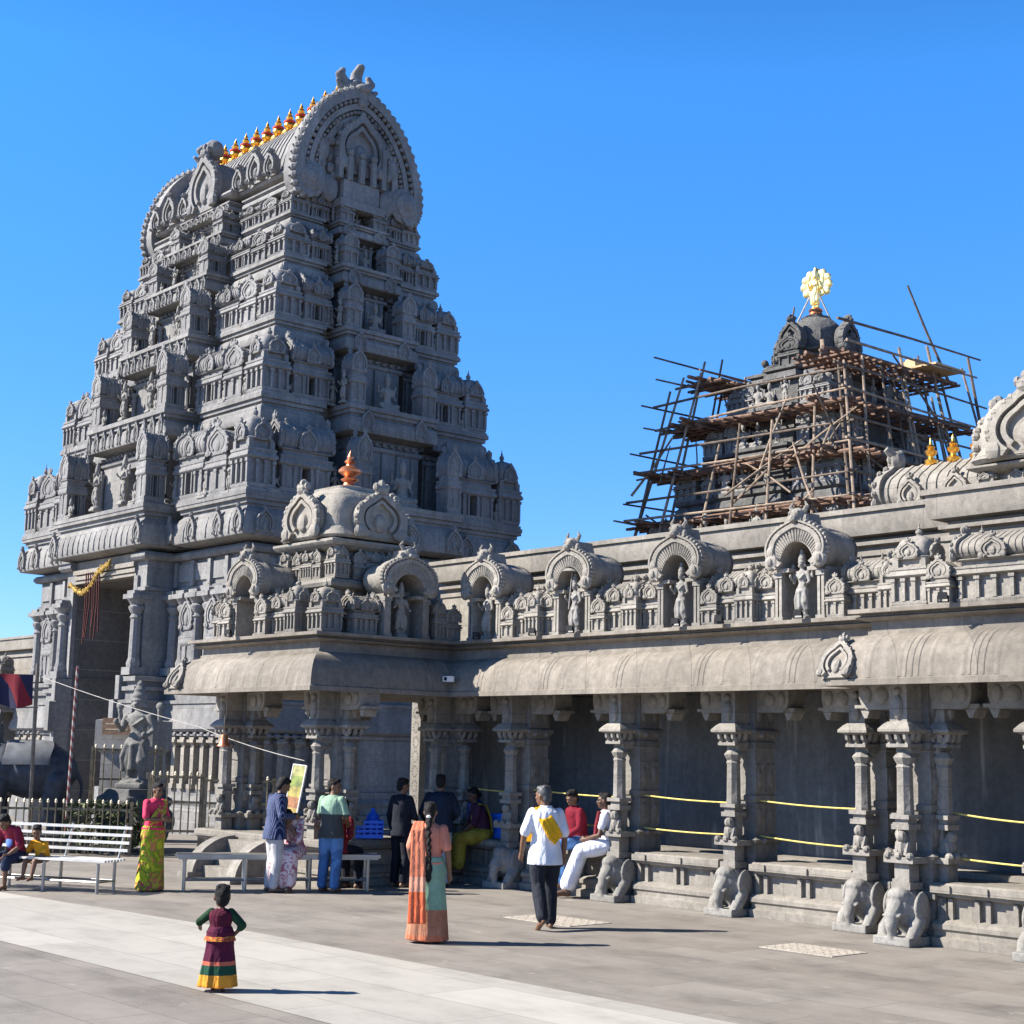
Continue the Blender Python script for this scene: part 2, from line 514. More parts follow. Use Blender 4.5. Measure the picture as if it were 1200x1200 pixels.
def body_block(b, hx, hy, h, npx, npy, gap=0):
    """storey of a miniature shrine: base moulding, pilasters, cornice. returns top z (= h)"""
    m = min(hx, hy)
    b.sweep(rect(hx, hy), [(0.0, 0), (0.0, 0.07 * h), (-0.10 * m, 0.09 * h), (-0.05 * m, 0.14 * h), (-0.05 * m, 0.19 * h), (-0.2 * m, 0.2 * h)] + ([] if gap else [(-0.2 * m, 0.74 * h)]))
    if gap:
        i_ = 0.2 * m
        for s_ in (-1, 1):
            x0, x1 = sorted((s_ * gap, s_ * (hx - i_)))
            b.box(x0, x1, -hy + i_, hy - i_, 0.2 * h, 0.745 * h)
            b.box(s_ * gap - 0.035 * hx, s_ * gap + 0.035 * hx, -hy * 0.98, -hy + i_ + 0.01, 0.2 * h, 0.745 * h)
    for i in range(npx):
        if gap and i == npx // 2 and npx % 2: continue
        x = -hx * 0.86 + 2 * hx * 0.86 * i / max(1, npx - 1)
        for sy in (-1, 1):
            pw = 0.17 * m
            b.box(x - pw / 2, x + pw / 2, sy * hy * 0.9 - pw / 2, sy * hy * 0.9 + pw / 2, 0.19 * h, 0.66 * h)
            b.box(x - pw * 0.8, x + pw * 0.8, sy * hy * 0.9 - pw * 0.8, sy * hy * 0.9 + pw * 0.8, 0.66 * h, 0.74 * h)
    for i in range(1, npy - 1):
        y = -hy * 0.86 + 2 * hy * 0.86 * i / max(1, npy - 1)
        for sx in (-1, 1):
            pw = 0.17 * m
            b.box(sx * hx * 0.9 - pw / 2, sx * hx * 0.9 + pw / 2, y - pw / 2, y + pw / 2, 0.19 * h, 0.66 * h)
            b.box(sx * hx * 0.9 - pw * 0.8, sx * hx * 0.9 + pw * 0.8, y - pw * 0.8, y + pw * 0.8, 0.66 * h, 0.74 * h)
    b.sweep(rect(hx, hy), [(-0.12 * m, 0.74 * h), (0.06 * m, 0.78 * h), (0.10 * m, 0.80 * h), (0.08 * m, 0.85 * h), (-0.02 * m, 0.91 * h), (-0.02 * m, 0.94 * h), (0.02 * m, 0.94 * h), (0.02 * m, h)])

def kuta(w, h, n=12):
    b = MB(); k = w / 2; hb = 0.5 * h
    body_block(b, k, k, hb, 4, 4)
    b.sweep(rect(k * 0.72, k * 0.72), [(0, hb), (0, hb + 0.1 * h)])
    for sx in (-1, 1):
        for sy in (-1, 1): b.box(sx * k * 0.75 - 0.08 * w, sx * k * 0.75 + 0.08 * w, sy * k * 0.75 - 0.08 * w, sy * k * 0.75 + 0.08 * w, hb, hb + 0.1 * h)
    z = hb + 0.1 * h
    b.lathe([(k * 0.98, z), (k * 1.0, z + 0.02 * h), (k * 0.84, z + 0.04 * h), (k * 0.9, z + 0.1 * h), (k * 0.86, z + 0.17 * h), (k * 0.7, z + 0.24 * h), (k * 0.42, z + 0.285 * h), (k * 0.2, z + 0.3 * h)], 16, p=4.5)
    for i in range(4):
        T = Matrix.Rotation(i * pi / 2, 4, 'Z') @ Matrix.Translation((0, -k * 0.86, z + 0.015 * h))
        b.merge(nasi_plate(w * 0.56, 0.2 * h, 0.09 * w, True, 7), T)
    finial(b, 0.17 * h, (0, 0, z + 0.29 * h), 0.26)
    return b

def vault(b, L, w, h, z, ribs=9, ends=True, fin=3):
    """barrel roof along x: horseshoe section"""
    o = nasi(w, h, 20, -48)
    sec = [(y, zz) for y, zz in o]
    rs = []
    for x in (-L / 2, L / 2): rs.append([(x, y, z + zz) for y, zz in sec])
    b.rings(rs)
    for i in range(ribs):
        x = -L / 2 + L * (i + 0.5) / ribs
        so = scale2(sec, 1.045, (0, h * 0.45))
        t = L / ribs * 0.16
        b.rings([[(xx, y, z + max(zz, 0)) for y, zz in so] for xx in (x - t, x + t)])
    if ends:
        for sx in (-1, 1):
            T = Matrix.Translation((sx * L / 2, 0, z)) @ Matrix.Rotation(pi / 2 * sx, 4, 'Z')
            b.merge(nasi_plate(w * 1.16, h * 1.12, 0.14 * w, True, 11), T)
    for i in range(fin):
        x = 0 if fin == 1 else -L * 0.32 + L * 0.64 * i / (fin - 1)
        finial(b, h * 0.34, (x, 0, z + h * 0.97), 0.26)

def sala(L, w, h, fin=3, face=True, ribs=9, gap=0):
    b = MB(); hb = 0.5 * h
    body_block(b, L / 2, w / 2, hb, 5, 3, gap)
    b.sweep(rect(L / 2 * 0.88, w / 2 * 0.75), [(0, hb), (0, hb + 0.07 * h)])
    z = hb + 0.07 * h
    b.sweep(rect(L / 2 * 0.93, w / 2 * 0.85), [(0.03 * w, z), (0.06 * w, z + 0.015 * h), (0, z + 0.03 * h)])
    vault(b, L * 0.92, w * 0.95, h * 0.34, z + 0.03 * h, ribs, True, fin)
    if face:
        for sg in (0, pi):
            T = Matrix.Rotation(sg, 4, 'Z') @ Matrix.Translation((0, -w * 0.47, z + 0.02 * h))
            b.merge(nasi_plate(w * 0.62, 0.27 * h, 0.1 * w, True, 9), T)
    return b

def panjara(w, d, h):
    """narrow shrine whose horseshoe gable faces the front"""
    b = MB(); hb = 0.5 * h
    body_block(b, w / 2, d / 2, hb, 3, 3)
    b.sweep(rect(w / 2 * 0.8, d / 2 * 0.8), [(0, hb), (0, hb + 0.07 * h)])
    z = hb + 0.07 * h
    o = nasi(w * 0.9, h * 0.36, 20)
    b.xprism([(x, z + zz) for x, zz in o], -d * 0.4, d * 0.4)
    for sg in (0, pi):
        b.merge(nasi_plate(w * 1.02, h * 0.4, 0.12 * w, True, 11), Matrix.Rotation(sg, 4, 'Z') @ Matrix.Translation((0, -d * 0.4, z)))
    return b

def arch_hood(W, H, D, zs, ow):
    """great gabled niche of the hall roof: two pilasters, horseshoe hood with an open arch, long vaulted back. front at y=0"""
    b = MB()
    k = W / 2
    # cheeks of the niche and its back
    for sx in (-1, 1):
        x0, x1 = sorted((sx * ow / 2, sx * k * 0.80))
        b.box(x0, x1, 0.02, D, 0, zs)
        for px in (ow / 2 + 0.035, k * 0.80 - 0.03):
            b.box(sx * px - 0.032, sx * px + 0.032, -0.035, 0.03, 0.06, zs - 0.12)
            b.box(sx * px - 0.045, sx * px + 0.045, -0.05, 0.03, zs - 0.12, zs - 0.05)
        b.box(x0 - 0.02, x1 + 0.02, -0.05, D + 0.01, 0, 0.06)
        b.box(sx * (k * 0.5) - k * 0.2, sx * (k * 0.5) + k * 0.2, -0.06, D, zs - 0.05, zs)
    b.box(-ow / 2 - 0.01, ow / 2 + 0.01, D * 0.55, D - 0.01, 0, zs + 0.1)
    o = [(x, z + zs - 0.02) for x, z in nasi(W, H - zs, 30, -50, 0.10)]
    n = len(o); ri = ow / 2
    inner = []
    for i in range(n):
        a = pi - pi * i / (n - 1)
        inner.append((ri * math.cos(a), zs - 0.02 + ri * 1.25 * math.sin(a)))
    b.band(o, inner, -0.10, 0.14)
    o2 = scale2(o, 0.86, (0, zs + (H - zs) * 0.4)); o3 = scale2(o, 0.70, (0, zs + (H - zs) * 0.4))
    o4 = scale2(o, 0.98, (0, zs + (H - zs) * 0.4)); o5 = scale2(o, 0.92, (0, zs + (H - zs) * 0.4))
    b.band(o4, o5, -0.15, -0.10)
    b.band(o2, o3, -0.14, -0.10)
    for i in range(1, n - 1):      # carved rays round the arch
        b.tube([(inner[i][0] * 1.06, -0.10, inner[i][1] + 0.01), (o3[i][0], -0.10, o3[i][1])], [0.014, 0.026], 5)
    ov = scale2(o, 0.87, (0, zs + (H - zs) * 0.4))
    b.band(ov, [(x, z) for x, z in inner], 0.14, D)
    b.xprism(ov, D - 0.06, D)
    for i in range(1, n - 1, 1):   # feather scallops round the rim
        x, z = o[i]
        b.sph((x * 1.0, -0.07, z), (0.035, 0.06, 0.035), 6, 4)
    for i in range(2, n - 2, 1):
        x = (o2[i][0] + o4[i][0]) / 2; z = (o2[i][1] + o4[i][1]) / 2
        b.sph((x, -0.11, z), (0.028, 0.03, 0.028), 6, 4)
    for sx in (-1, 1):             # scrolls at the springing
        b.sph((sx * k * 0.78, -0.11, zs + 0.09), (0.12, 0.06, 0.12), 9, 6)
        b.sph((sx * k * 0.80, -0.15, zs + 0.09), (0.06, 0.05, 0.06), 8, 5)
        b.sph((sx * k * 0.80, -0.12, zs + 0.22), (0.07, 0.05, 0.08), 8, 5)
    # lion-mask crest
    zt = H
    b.sph((0, -0.04, zt + 0.02), (0.12, 0.13, 0.12), 10, 7)
    b.sph((0, -0.14, zt - 0.02), (0.07, 0.07, 0.06), 8, 6)
    for sx in (-1, 1):
        b.sph((sx * 0.055, -0.13, zt + 0.06), 0.035, 7, 5)
        b.tube([(sx * 0.08, -0.02, zt + 0.08), (sx * 0.14, -0.02, zt + 0.16), (sx * 0.10, -0.02, zt + 0.22)], [0.04, 0.03, 0.012], 6)
        b.sph((sx * 0.13, -0.05, zt - 0.02), (0.05, 0.05, 0.06), 7, 5)
    b.box(-0.09, 0.09, 0.0, D * 0.55, zt - 0.12, zt + 0.08, tp=0.03)
    return b
# ---------------------------------------------------------------- ground
def paving():
    m, N, L, P = _mat('paving_stone')
    geo = _n(N, 'ShaderNodeNewGeometry'); pos = geo.outputs['Position']
    br = _n(N, 'ShaderNodeTexBrick', Scale=1.0)
    for k, v in (('Mortar Size', 0.010), ('Brick Width', 1.25), ('Row Height', 0.62), ('Bias', 0.0)): br.inputs[k].default_value = v
    br.inputs['Color1'].default_value = (0.189, 0.167, 0.144, 1)
    br.inputs['Color2'].default_value = (0.222, 0.200, 0.174, 1)
    br.inputs['Mortar'].default_value = (0.15, 0.135, 0.118, 1)
    L.new(pos, br.inputs['Vector'])
    mp = _n(N, 'ShaderNodeMapping'); mp.inputs['Scale'].default_value = (0.8, 1.1, 1)
    L.new(pos, mp.inputs['Vector'])
    a = _n(N, 'ShaderNodeTexNoise', Scale=1.3, Detail=7.0, Roughness=0.65); L.new(mp.outputs[0], a.inputs['Vector'])
    r = _ramp(N, [(0.28, 0.62), (0.5, 1.0), (0.72, 1.22)]); L.new(a.outputs[0], r.inputs[0])
    c = _mix(N, L, br.outputs[0], r.outputs[0], 1.0, 'MULTIPLY')
    s = _n(N, 'ShaderNodeTexNoise', Scale=70.0, Detail=3.0); L.new(pos, s.inputs['Vector'])
    r2 = _ramp(N, [(0.35, 0.82), (0.65, 1.15)]); L.new(s.outputs[0], r2.inputs[0])
    c = _mix(N, L, c, r2.outputs[0], 0.7, 'MULTIPLY')
    sp = _n(N, 'ShaderNodeTexNoise', Scale=3.4, Detail=6.0, Roughness=0.75); L.new(mp.outputs[0], sp.inputs['Vector'])
    r3 = _ramp(N, [(0.60, 0.0), (0.68, 0.7)]); L.new(sp.outputs[0], r3.inputs[0])
    c = _mix(N, L, c, (0.32, 0.285, 0.25), r3.outputs[0])
    L.new(c, P.inputs['Base Color']); P.inputs['Roughness'].default_value = 0.75
    b = _n(N, 'ShaderNodeBump', Strength=0.25, Distance=0.01); L.new(s.outputs[0], b.inputs['Height']); L.new(b.outputs[0], P.inputs['Normal'])
    return m
def whitestrip():
    m, N, L, P = _mat('white_paving')
    geo = _n(N, 'ShaderNodeNewGeometry'); pos = geo.outputs['Position']
    br = _n(N, 'ShaderNodeTexBrick', Scale=1.0)
    for k, v in (('Mortar Size', 0.008), ('Brick Width', 2.4), ('Row Height', 0.85)): br.inputs[k].default_value = v
    br.inputs['Color1'].default_value = (0.414, 0.389, 0.348, 1); br.inputs['Color2'].default_value = (0.325, 0.305, 0.27, 1); br.inputs['Mortar'].default_value = (0.25, 0.23, 0.205, 1)
    L.new(pos, br.inputs['Vector'])
    mp = _n(N, 'ShaderNodeMapping'); mp.inputs['Scale'].default_value = (0.8, 1.2, 1); L.new(pos, mp.inputs['Vector'])
    a = _n(N, 'ShaderNodeTexNoise', Scale=1.5, Detail=7.0, Roughness=0.7); L.new(mp.outputs[0], a.inputs['Vector'])
    r = _ramp(N, [(0.28, 0.74), (0.5, 0.98), (0.7, 1.08)]); L.new(a.outputs[0], r.inputs[0])
    c = _mix(N, L, br.outputs[0], r.outputs[0], 1.0, 'MULTIPLY')
    L.new(c, P.inputs['Base Color']); P.inputs['Roughness'].default_value = 0.7
    return m
g = MB(); g.add([(-900, -300, 0), (500, -300, 0), (500, 900, 0), (-900, 900, 0)], [(0, 1, 2, 3)])
tag(g.build('ground', paving()), kind='structure')
g = MB(); g.add([(-60, 5.6, .004), (-21, 6.95, .004), (-12, 7.05, .004), (30, 7.1, .004), (30, 9.7, .004), (-15.4, 9.70, .004), (-18, 9.5, .004), (-21.3, 9.2, .004), (-60, 5.9 + 0.9, .004)], [(0, 1, 7, 8), (1, 2, 6, 7), (2, 3, 4, 5), (2, 5, 6)])
tag(g.build('path', whitestrip()), kind='structure')
gm = plain('drain_cover_stone', (0.36, 0.32, 0.27), 0.8, 0, 0.35, 30)
for cx, cy, a, b, lab in ((-14.55, 13.62, 0.62, 0.36, 'pale speckled square drain cover in the paving behind the walking man'), (-10.85, 14.05, 0.5, 0.32, 'pale speckled drain cover in front of the right pair of elephant pillars')):
    d = MB(); d.box(-a, a, -b, b, 0.0, 0.008)
    for i in range(9):
        for j in range(5): d.lathe([(0.022, 0.008), (0.022, 0.012)], 6, (-a + 2 * a * (i + .5) / 9, -b + 2 * b * (j + .5) / 5, 0))
    o = d.build('drain_cover', gm, loc=(cx, cy, 0)); tag(o, lab, 'drain cover')

# ---------------------------------------------------------------- hall
WL = [(-23.25, 13.5), (-19.9, 13.5), (-19.9, 16.2), (-10.9, 16.2), (-10.9, 15.55), (-3, 15.55), (-3, 22), (-21.9, 22), (-21.9, 16.35), (-23.25, 16.35)]
EV = [(-0.4, 3.06), (0.30, 3.02), (0.5, 2.97), (0.56, 2.965), (0.56, 3.035), (0.53, 3.05), (0.525, 3.09), (0.515, 3.17), (0.49, 3.27), (0.45, 3.36), (0.39, 3.44), (0.31, 3.51), (0.22, 3.56), (0.13, 3.59), (0.13, 3.63), (0.10, 3.63), (0.10, 3.745), (0.21, 3.765), (0.24, 3.79), (0.19, 3.81), (0.19, 3.825), (0.30, 3.84), (0.30, 3.89), (-0.3, 3.895)]
hall = empty('pillared_hall', (-14, 17, 0))
tag(hall, 'long pillared stone hall with curved eave, roof niches and a domed porch at its end', 'temple hall')
HO = Matrix.Translation((14, -17, 0))
def H(mb, name, mat, parent=None, sharp=32):
    o = MB().merge(mb, HO).build(name, mat, hall, sharp)
    return o
roof = MB(); roof.sweep(WL, EV)
# raised ribs over the eave
rib = MB()
cur = [p for p in EV[5:14]]
def eave_rib(x, y, nx, ny, wd=0.10):
    tx, ty = -ny, nx
    rs = []
    for o, z in cur:
        rs.append([(x + nx * (o + d) + tx * q * wd / 2, y + ny * (o + d) + ty * q * wd / 2, z + d * 0.6) for q, d in ((-1, -0.004), (-0.35, 0.007), (0.35, 0.007), (1, -0.004))])
    rib.rings(rs)
for i in range(22):
    x = -19.3 + i * 0.52
    if x < -11.3:
        eave_rib(x, 16.2, 0, -1)
        if i % 3 == 1:
            for k in (1, 2): eave_rib(x + 0.09 * k, 16.2, 0, -1, 0.05)
for i in range(18):
    eave_rib(-10.75 + i * 0.42, 15.55, 0, -1)
    if i % 2: 
        for k in (1, 2, 3): eave_rib(-10.75 + i * 0.42 + 0.085 * k, 15.55, 0, -1, 0.05)
for i in range(8): eave_rib(-23.0 + i * 0.42, 13.5, 0, -1)
for i in range(6): eave_rib(-19.9, 13.7 + i * 0.4, 1, 0)
roof.merge(rib)
H(roof, 'eave', M['eave'])
# corner crests on the eave
for (x, y, rz) in ((-11.2, 14.97, 0), (-8.3, 14.97, 0), (-23.5, 12.92, 0)):
    c = MB(); c.merge(nasi_plate(0.46, 0.50, 0.10, True, 11), Matrix.Translation((x, y + 0.03, 3.04)) @ Matrix.Rotation(rz, 4, 'Z') @ Matrix.Rotation(R(-26), 4, 'X'))
    H(c, 'eave_crest', M['hallc'])
# parapet behind the shrines
pp = MB()
PW = [(-21.9, 17.5), (-10.9, 17.5), (-10.9, 16.9), (-3.1, 16.9), (-3.1, 21.9), (-21.9, 21.9)]
pp.sweep(PW, [(0, 3.8), (0, 4.86), (0.03, 4.88), (0.03, 4.95), (-0.05, 4.96), (-0.05, 5.01), (0.05, 5.03), (0.05, 5.08), (-0.04, 5.09), (-0.04, 5.13), (0.12, 5.16), (0.16, 5.3), (0.16, 5.46), (0.2, 5.47), (0.2, 5.54), (-0.4, 5.545)])
H(pp, 'parapet', M['hall'])
# floors, bench walls, back wall, beams
fl = MB()
fl.sweep([(-21.9, 16.55), (-10.75, 16.55), (-10.75, 15.95), (-3, 15.95), (-3, 21), (-21.9, 21)], [(0, 0), (0, 0.62)])
fl.sweep([(-21.7, 17.55), (-3.2, 17.55), (-3.2, 20.9), (-21.7, 20.9)], [(0, 0.621), (0, 0.70), (-0.05, 0.705)])
H(fl, 'floor', M['hall'])
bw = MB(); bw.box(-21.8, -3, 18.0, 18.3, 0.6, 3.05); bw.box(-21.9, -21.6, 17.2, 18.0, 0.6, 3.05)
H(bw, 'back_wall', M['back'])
BP = [(0.30, 0), (0.30, 0.10), (0.24, 0.12), (0.24, 0.17), (0.27, 0.20), (0.27, 0.25), (0.22, 0.29), (0.10, 0.31), (0.10, 0.53), (0.14, 0.545), (0.2, 0.56), (0.2, 0.575), (0.24, 0.60), (0.24, 0.69), (0.21, 0.71), (-0.3, 0.715)]
def bench_wall(x0, x1, y):
    b = MB(); b.sweep([(x0, y), (x1, y), (x1, y + 0.45), (x0, y + 0.45)], BP, [1, 0, 1, 0])
    n = max(2, int((x1 - x0) / 0.55))
    for i in range(n + 1):
        x = x0 + 0.1 + (x1 - x0 - 0.2) * i / n
        for dx in (-0.07, 0.07):
            b.box(x + dx - 0.03, x + dx + 0.03, y - 0.16, y - 0.09, 0.30, 0.535)
        b.box(x - 0.13, x + 0.13, y - 0.265, y - 0.2, 0.60, 0.685)
    H(b, 'bench_wall', M['hall'])
for x0, x1, y in ((-19.6, -18.72, 16.45), (-18.12, -16.3, 16.45), (-15.7, -14.12, 16.45), (-13.52, -11.92, 16.45), (-10.32, -9.15, 15.85), (-8.5, -6.7, 15.85)):
    bench_wall(x0, x1, y)

# pillar of the hall: pier with a slim octagonal column in front, carried on an elephant
def pier_mb():
    b = MB()
    b.sweep(rect(0.24, 0.23, 0, 0.14), [(0.03, 0), (0.03, 0.5), (0.06, 0.52), (0.06, 0.6), (0.0, 0.64), (0.0, 0.93), (0.04, 0.96), (0.07, 1.0), (0.0, 1.03), (-0.03, 1.06), (-0.03, 1.5), (-0.01, 1.52), (-0.01, 1.58), (-0.03, 1.6), (-0.03, 2.2), (-0.01, 2.22), (-0.01, 2.3), (-0.03, 2.32), (-0.02, 2.36), (0.03, 2.42), (0.03, 2.46), (-0.02, 2.49), (-0.02, 3.04)])
    for sx in (-1, 1):     # carved panels and slender ribs on the sides
        for y0 in (0.02, 0.26):
            b.box(sx * 0.22 - 0.01, sx * 0.22 + 0.01, y0 - 0.09, y0 + 0.09, 1.1, 1.48)
            b.box(sx * 0.22 - 0.01, sx * 0.22 + 0.01, y0 - 0.09, y0 + 0.09, 1.63, 2.0)
            b.sph((sx * 0.22, y0, 1.3), (0.035, 0.06, 0.12), 8, 6)
            b.sph((sx * 0.22, y0, 1.82), (0.035, 0.07, 0.12), 8, 6)
            b.sph((sx * 0.30, y0, 0.985), 0.04, 7, 5)
            b.sph((sx * 0.25, y0, 2.40), 0.05, 7, 5)
            b.sph((sx * 0.23, y0, 2.75), (0.03, 0.09, 0.17), 8, 6)
        # lion-like brace at the outer base
        b.tube([(sx * 0.3, -0.05, 0.0), (sx * 0.36, -0.06, 0.25), (sx * 0.33, 0.0, 0.5), (sx * 0.30, 0.02, 0.66)], [0.08, 0.09, 0.06, 0.05], 8)
    return b
def colonnette_mb():
    b = MB(); y = -0.26
    k = 0.10
    b.box(-0.13, 0.13, y - 0.13, y + 0.13, 0.62, 0.7)
    b.box(-0.10, 0.10, y - 0.10, y + 0.1, 0.7, 0.92)
    b.box(-0.20, 0.20, y - 0.17, y + 0.17, 0.92, 0.99)
    for dx in (-0.15, 0, 0.15): b.sph((dx, y - 0.15, 1.0), (0.05, 0.06, 0.045), 7, 5)
    b.sph((0, y - 0.03, 1.10), (0.09, 0.11, 0.12), 9, 6)      # squat lion
    b.sph((0, y - 0.09, 1.22), 0.07, 8, 6)
    b.tube([(-0.06, y - 0.1, 1.0), (-0.07, y - 0.06, 1.15)], 0.035, 6); b.tube([(0.06, y - 0.1, 1.0), (0.07, y - 0.06, 1.15)], 0.035, 6)
    b.box(-0.07, 0.07, y - 0.02, y + 0.1, 0.99, 1.32)
    b.box(-0.12, 0.12, y - 0.12, y + 0.12, 1.30, 1.36)
    b.box(-0.09, 0.09, y - 0.09, y + 0.09, 1.36, 1.42)
    b.box(-0.13, 0.13, y - 0.13, y + 0.13, 1.42, 1.47)
    b.lathe([(0.10, 1.47), (0.105, 1.5), (0.10, 1.52), (0.093, 2.0), (0.105, 2.02), (0.09, 2.05), (0.12, 2.1), (0.135, 2.13), (0.10, 2.17), (0.08, 2.2)], 8, (0, y, 0))
    b.box(-0.10, 0.10, y - 0.02, y + 0.3, 2.18, 2.5)
    b.box(-0.15, 0.15, y - 0.15, y + 0.15, 2.25, 2.29)
    for dx in (-0.12, 0, 0.12):
        b.tube([(dx, y - 0.08, 2.29), (dx, y - 0.14, 2.36), (dx, y - 0.16, 2.42)], [0.03, 0.04, 0.03], 6)
        b.sph((dx, y - 0.12, 2.28), (0.035, 0.035, 0.03), 6, 4)
    for dy in (-0.06, 0.06):
        for sx in (-1, 1): b.tube([(sx * 0.08, y + dy, 2.29), (sx * 0.14, y + dy, 2.36), (sx * 0.17, y + dy, 2.42)], [0.03, 0.04, 0.03], 6)
    b.sweep(rect(0.17, 0.17, 0, y), [(-0.02, 2.40), (0.05, 2.43), (0.05, 2.46), (0.0, 2.52), (-0.04, 2.55)])
    b.box(-0.12, 0.12, y - 0.11, y + 0.3, 2.55, 3.03)
    b.sph((0, y - 0.12, 2.72), (0.07, 0.05, 0.15), 8, 6); b.sph((0, y - 0.13, 2.9), 0.05, 8, 6)
    return b
def bracket_mb():
    """corbel running along x with a pendant lotus end"""
    b = MB()
    b.xprism([(0.2, 2.70), (0.2, 3.02), (0.78, 3.02), (0.78, 2.85), (0.74, 2.74), (0.66, 2.70)], -0.05, 0.32)
    b.xprism([(0.64, 2.74), (0.82, 2.74), (0.74, 2.60), (0.70, 2.60)], 0.02, 0.27)
    b.box(0.60, 0.86, -0.02, 0.30, 2.72, 2.76)
    for yy in (-0.06, 0.33):
        b.sph((0.45, yy, 2.87), (0.1, 0.03, 0.1), 8, 5)
        b.sph((0.66, yy, 2.88), (0.07, 0.03, 0.1), 8, 5)
    return b
def eleph_base():
    b = MB(); y = -0.36
    b.sph((0, y + 0.06, 0.42), (0.2, 0.24, 0.24), 14, 10)     # head
    b.sph((0, y - 0.06, 0.55), (0.14, 0.14, 0.10), 12, 8)
    b.tube([(0, y - 0.10, 0.45), (0, y - 0.2, 0.34), (0, y - 0.23, 0.22), (0, y - 0.2, 0.1), (-0.03, y - 0.13, 0.07)], [0.115, 0.09, 0.07, 0.055, 0.045], 10, balls=True)
    for sx in (-1, 1):
        b.sph((sx * 0.215, y + 0.08, 0.42), (0.04, 0.15, 0.19), 10, 8)
        b.tube([(sx * 0.17, y + 0.06, 0.28), (sx * 0.20, y - 0.06, 0.17), (sx * 0.19, y - 0.1, 0.10)], [0.10, 0.085, 0.075], 9, balls=True)
        b.tube([(sx * 0.09, y - 0.12, 0.36), (sx * 0.11, y - 0.24, 0.33)], [0.03, 0.015], 6)
        b.sph((sx * 0.13, y - 0.05, 0.47), 0.025, 6, 5)
    b.sph((0, y + 0.2, 0.34), (0.24, 0.25, 0.3), 12, 9)
    b.box(-0.25, 0.25, y - 0.24, y + 0.4, 0.0, 0.1)
    return b
_t = remesh(eleph_base(), 'elephant_base', M['fig'], 0.0135, smooth=2)
PROTO['eleph'] = _t.data; bpy.data.objects.remove(_t)
proto('pier', pier_mb, 'pier', M['pier'])
proto('colonnette', colonnette_mb, 'colonnette', M['hallc'])
proto('bracket', bracket_mb, 'bracket', M['hallc'])
def pillar(x, y, sides=(0,), el=True, name='pillar'):
    p = put('pier', name, hall, (x + 14, y - 17, 0))
    for a in sides:
        put('colonnette', 'colonnette', p, (0, 0 if a == 0 else 0.14, 0), a)
    if el: put('eleph', 'elephant_base', p, (0, 0, 0))
    put('bracket', 'bracket', p, (0, 0, 0)); put('bracket', 'bracket', p, (0, 0.26, 0), pi)
    return p
for x, y in ((-18.42, 16.46), (-16.0, 16.46), (-13.82, 16.46), (-11.70, 16.46)): pillar(x, y)
for x, y in ((-10.60, 15.76), (-8.82, 15.76), (-6.4, 15.76), (-4.1, 15.76)): pillar(x, y, (0, pi / 2, -pi / 2) if x < -10 else (0, pi / 2))
for x, y, el in ((-20.18, 13.98, False), (-22.95, 13.98, False), (-20.15, 16.3, False)): pillar(x, y, (0, pi / 2, -pi / 2), el)
pillar(-22.95, 15.9, (0, pi / 2), False)
# porch plinth, steps with curved balustrades
pl = MB(); pl.sweep([(-23.35, 13.75), (-19.95, 13.75), (-19.95, 16.5), (-23.35, 16.5)], [(o - 0.02, z) for o, z in BP[:-1]] + [(-0.8, 0.713)])
H(pl, 'porch_plinth', M['hall'])
stp = MB()
for i in range(3): stp.box(-22.15, -21.15, 12.9 + 0.22 * i, 13.6, 0.0 if i == 0 else 0.2 * i + 0.0, 0.2 * (i + 1))
H(stp, 'step', M['hall'])
for x in (-21.0, -22.3):
    b = MB(); out = []
    for i in range(13):
        a = pi / 2 * i / 12
        out.append((-0.78 * math.sin(a), 0.64 * math.cos(a)))
    out += [(0, 0)]
    b.xprism(out, -0.13, 0.13, Matrix.Translation((x, 13.5, 0.02)) @ Matrix.Rotation(pi / 2, 4, 'Z'))
    b.box(x - 0.17, x + 0.17, 12.62, 13.5, 0, 0.1)
    H(b, 'balustrade', M['hallc'])

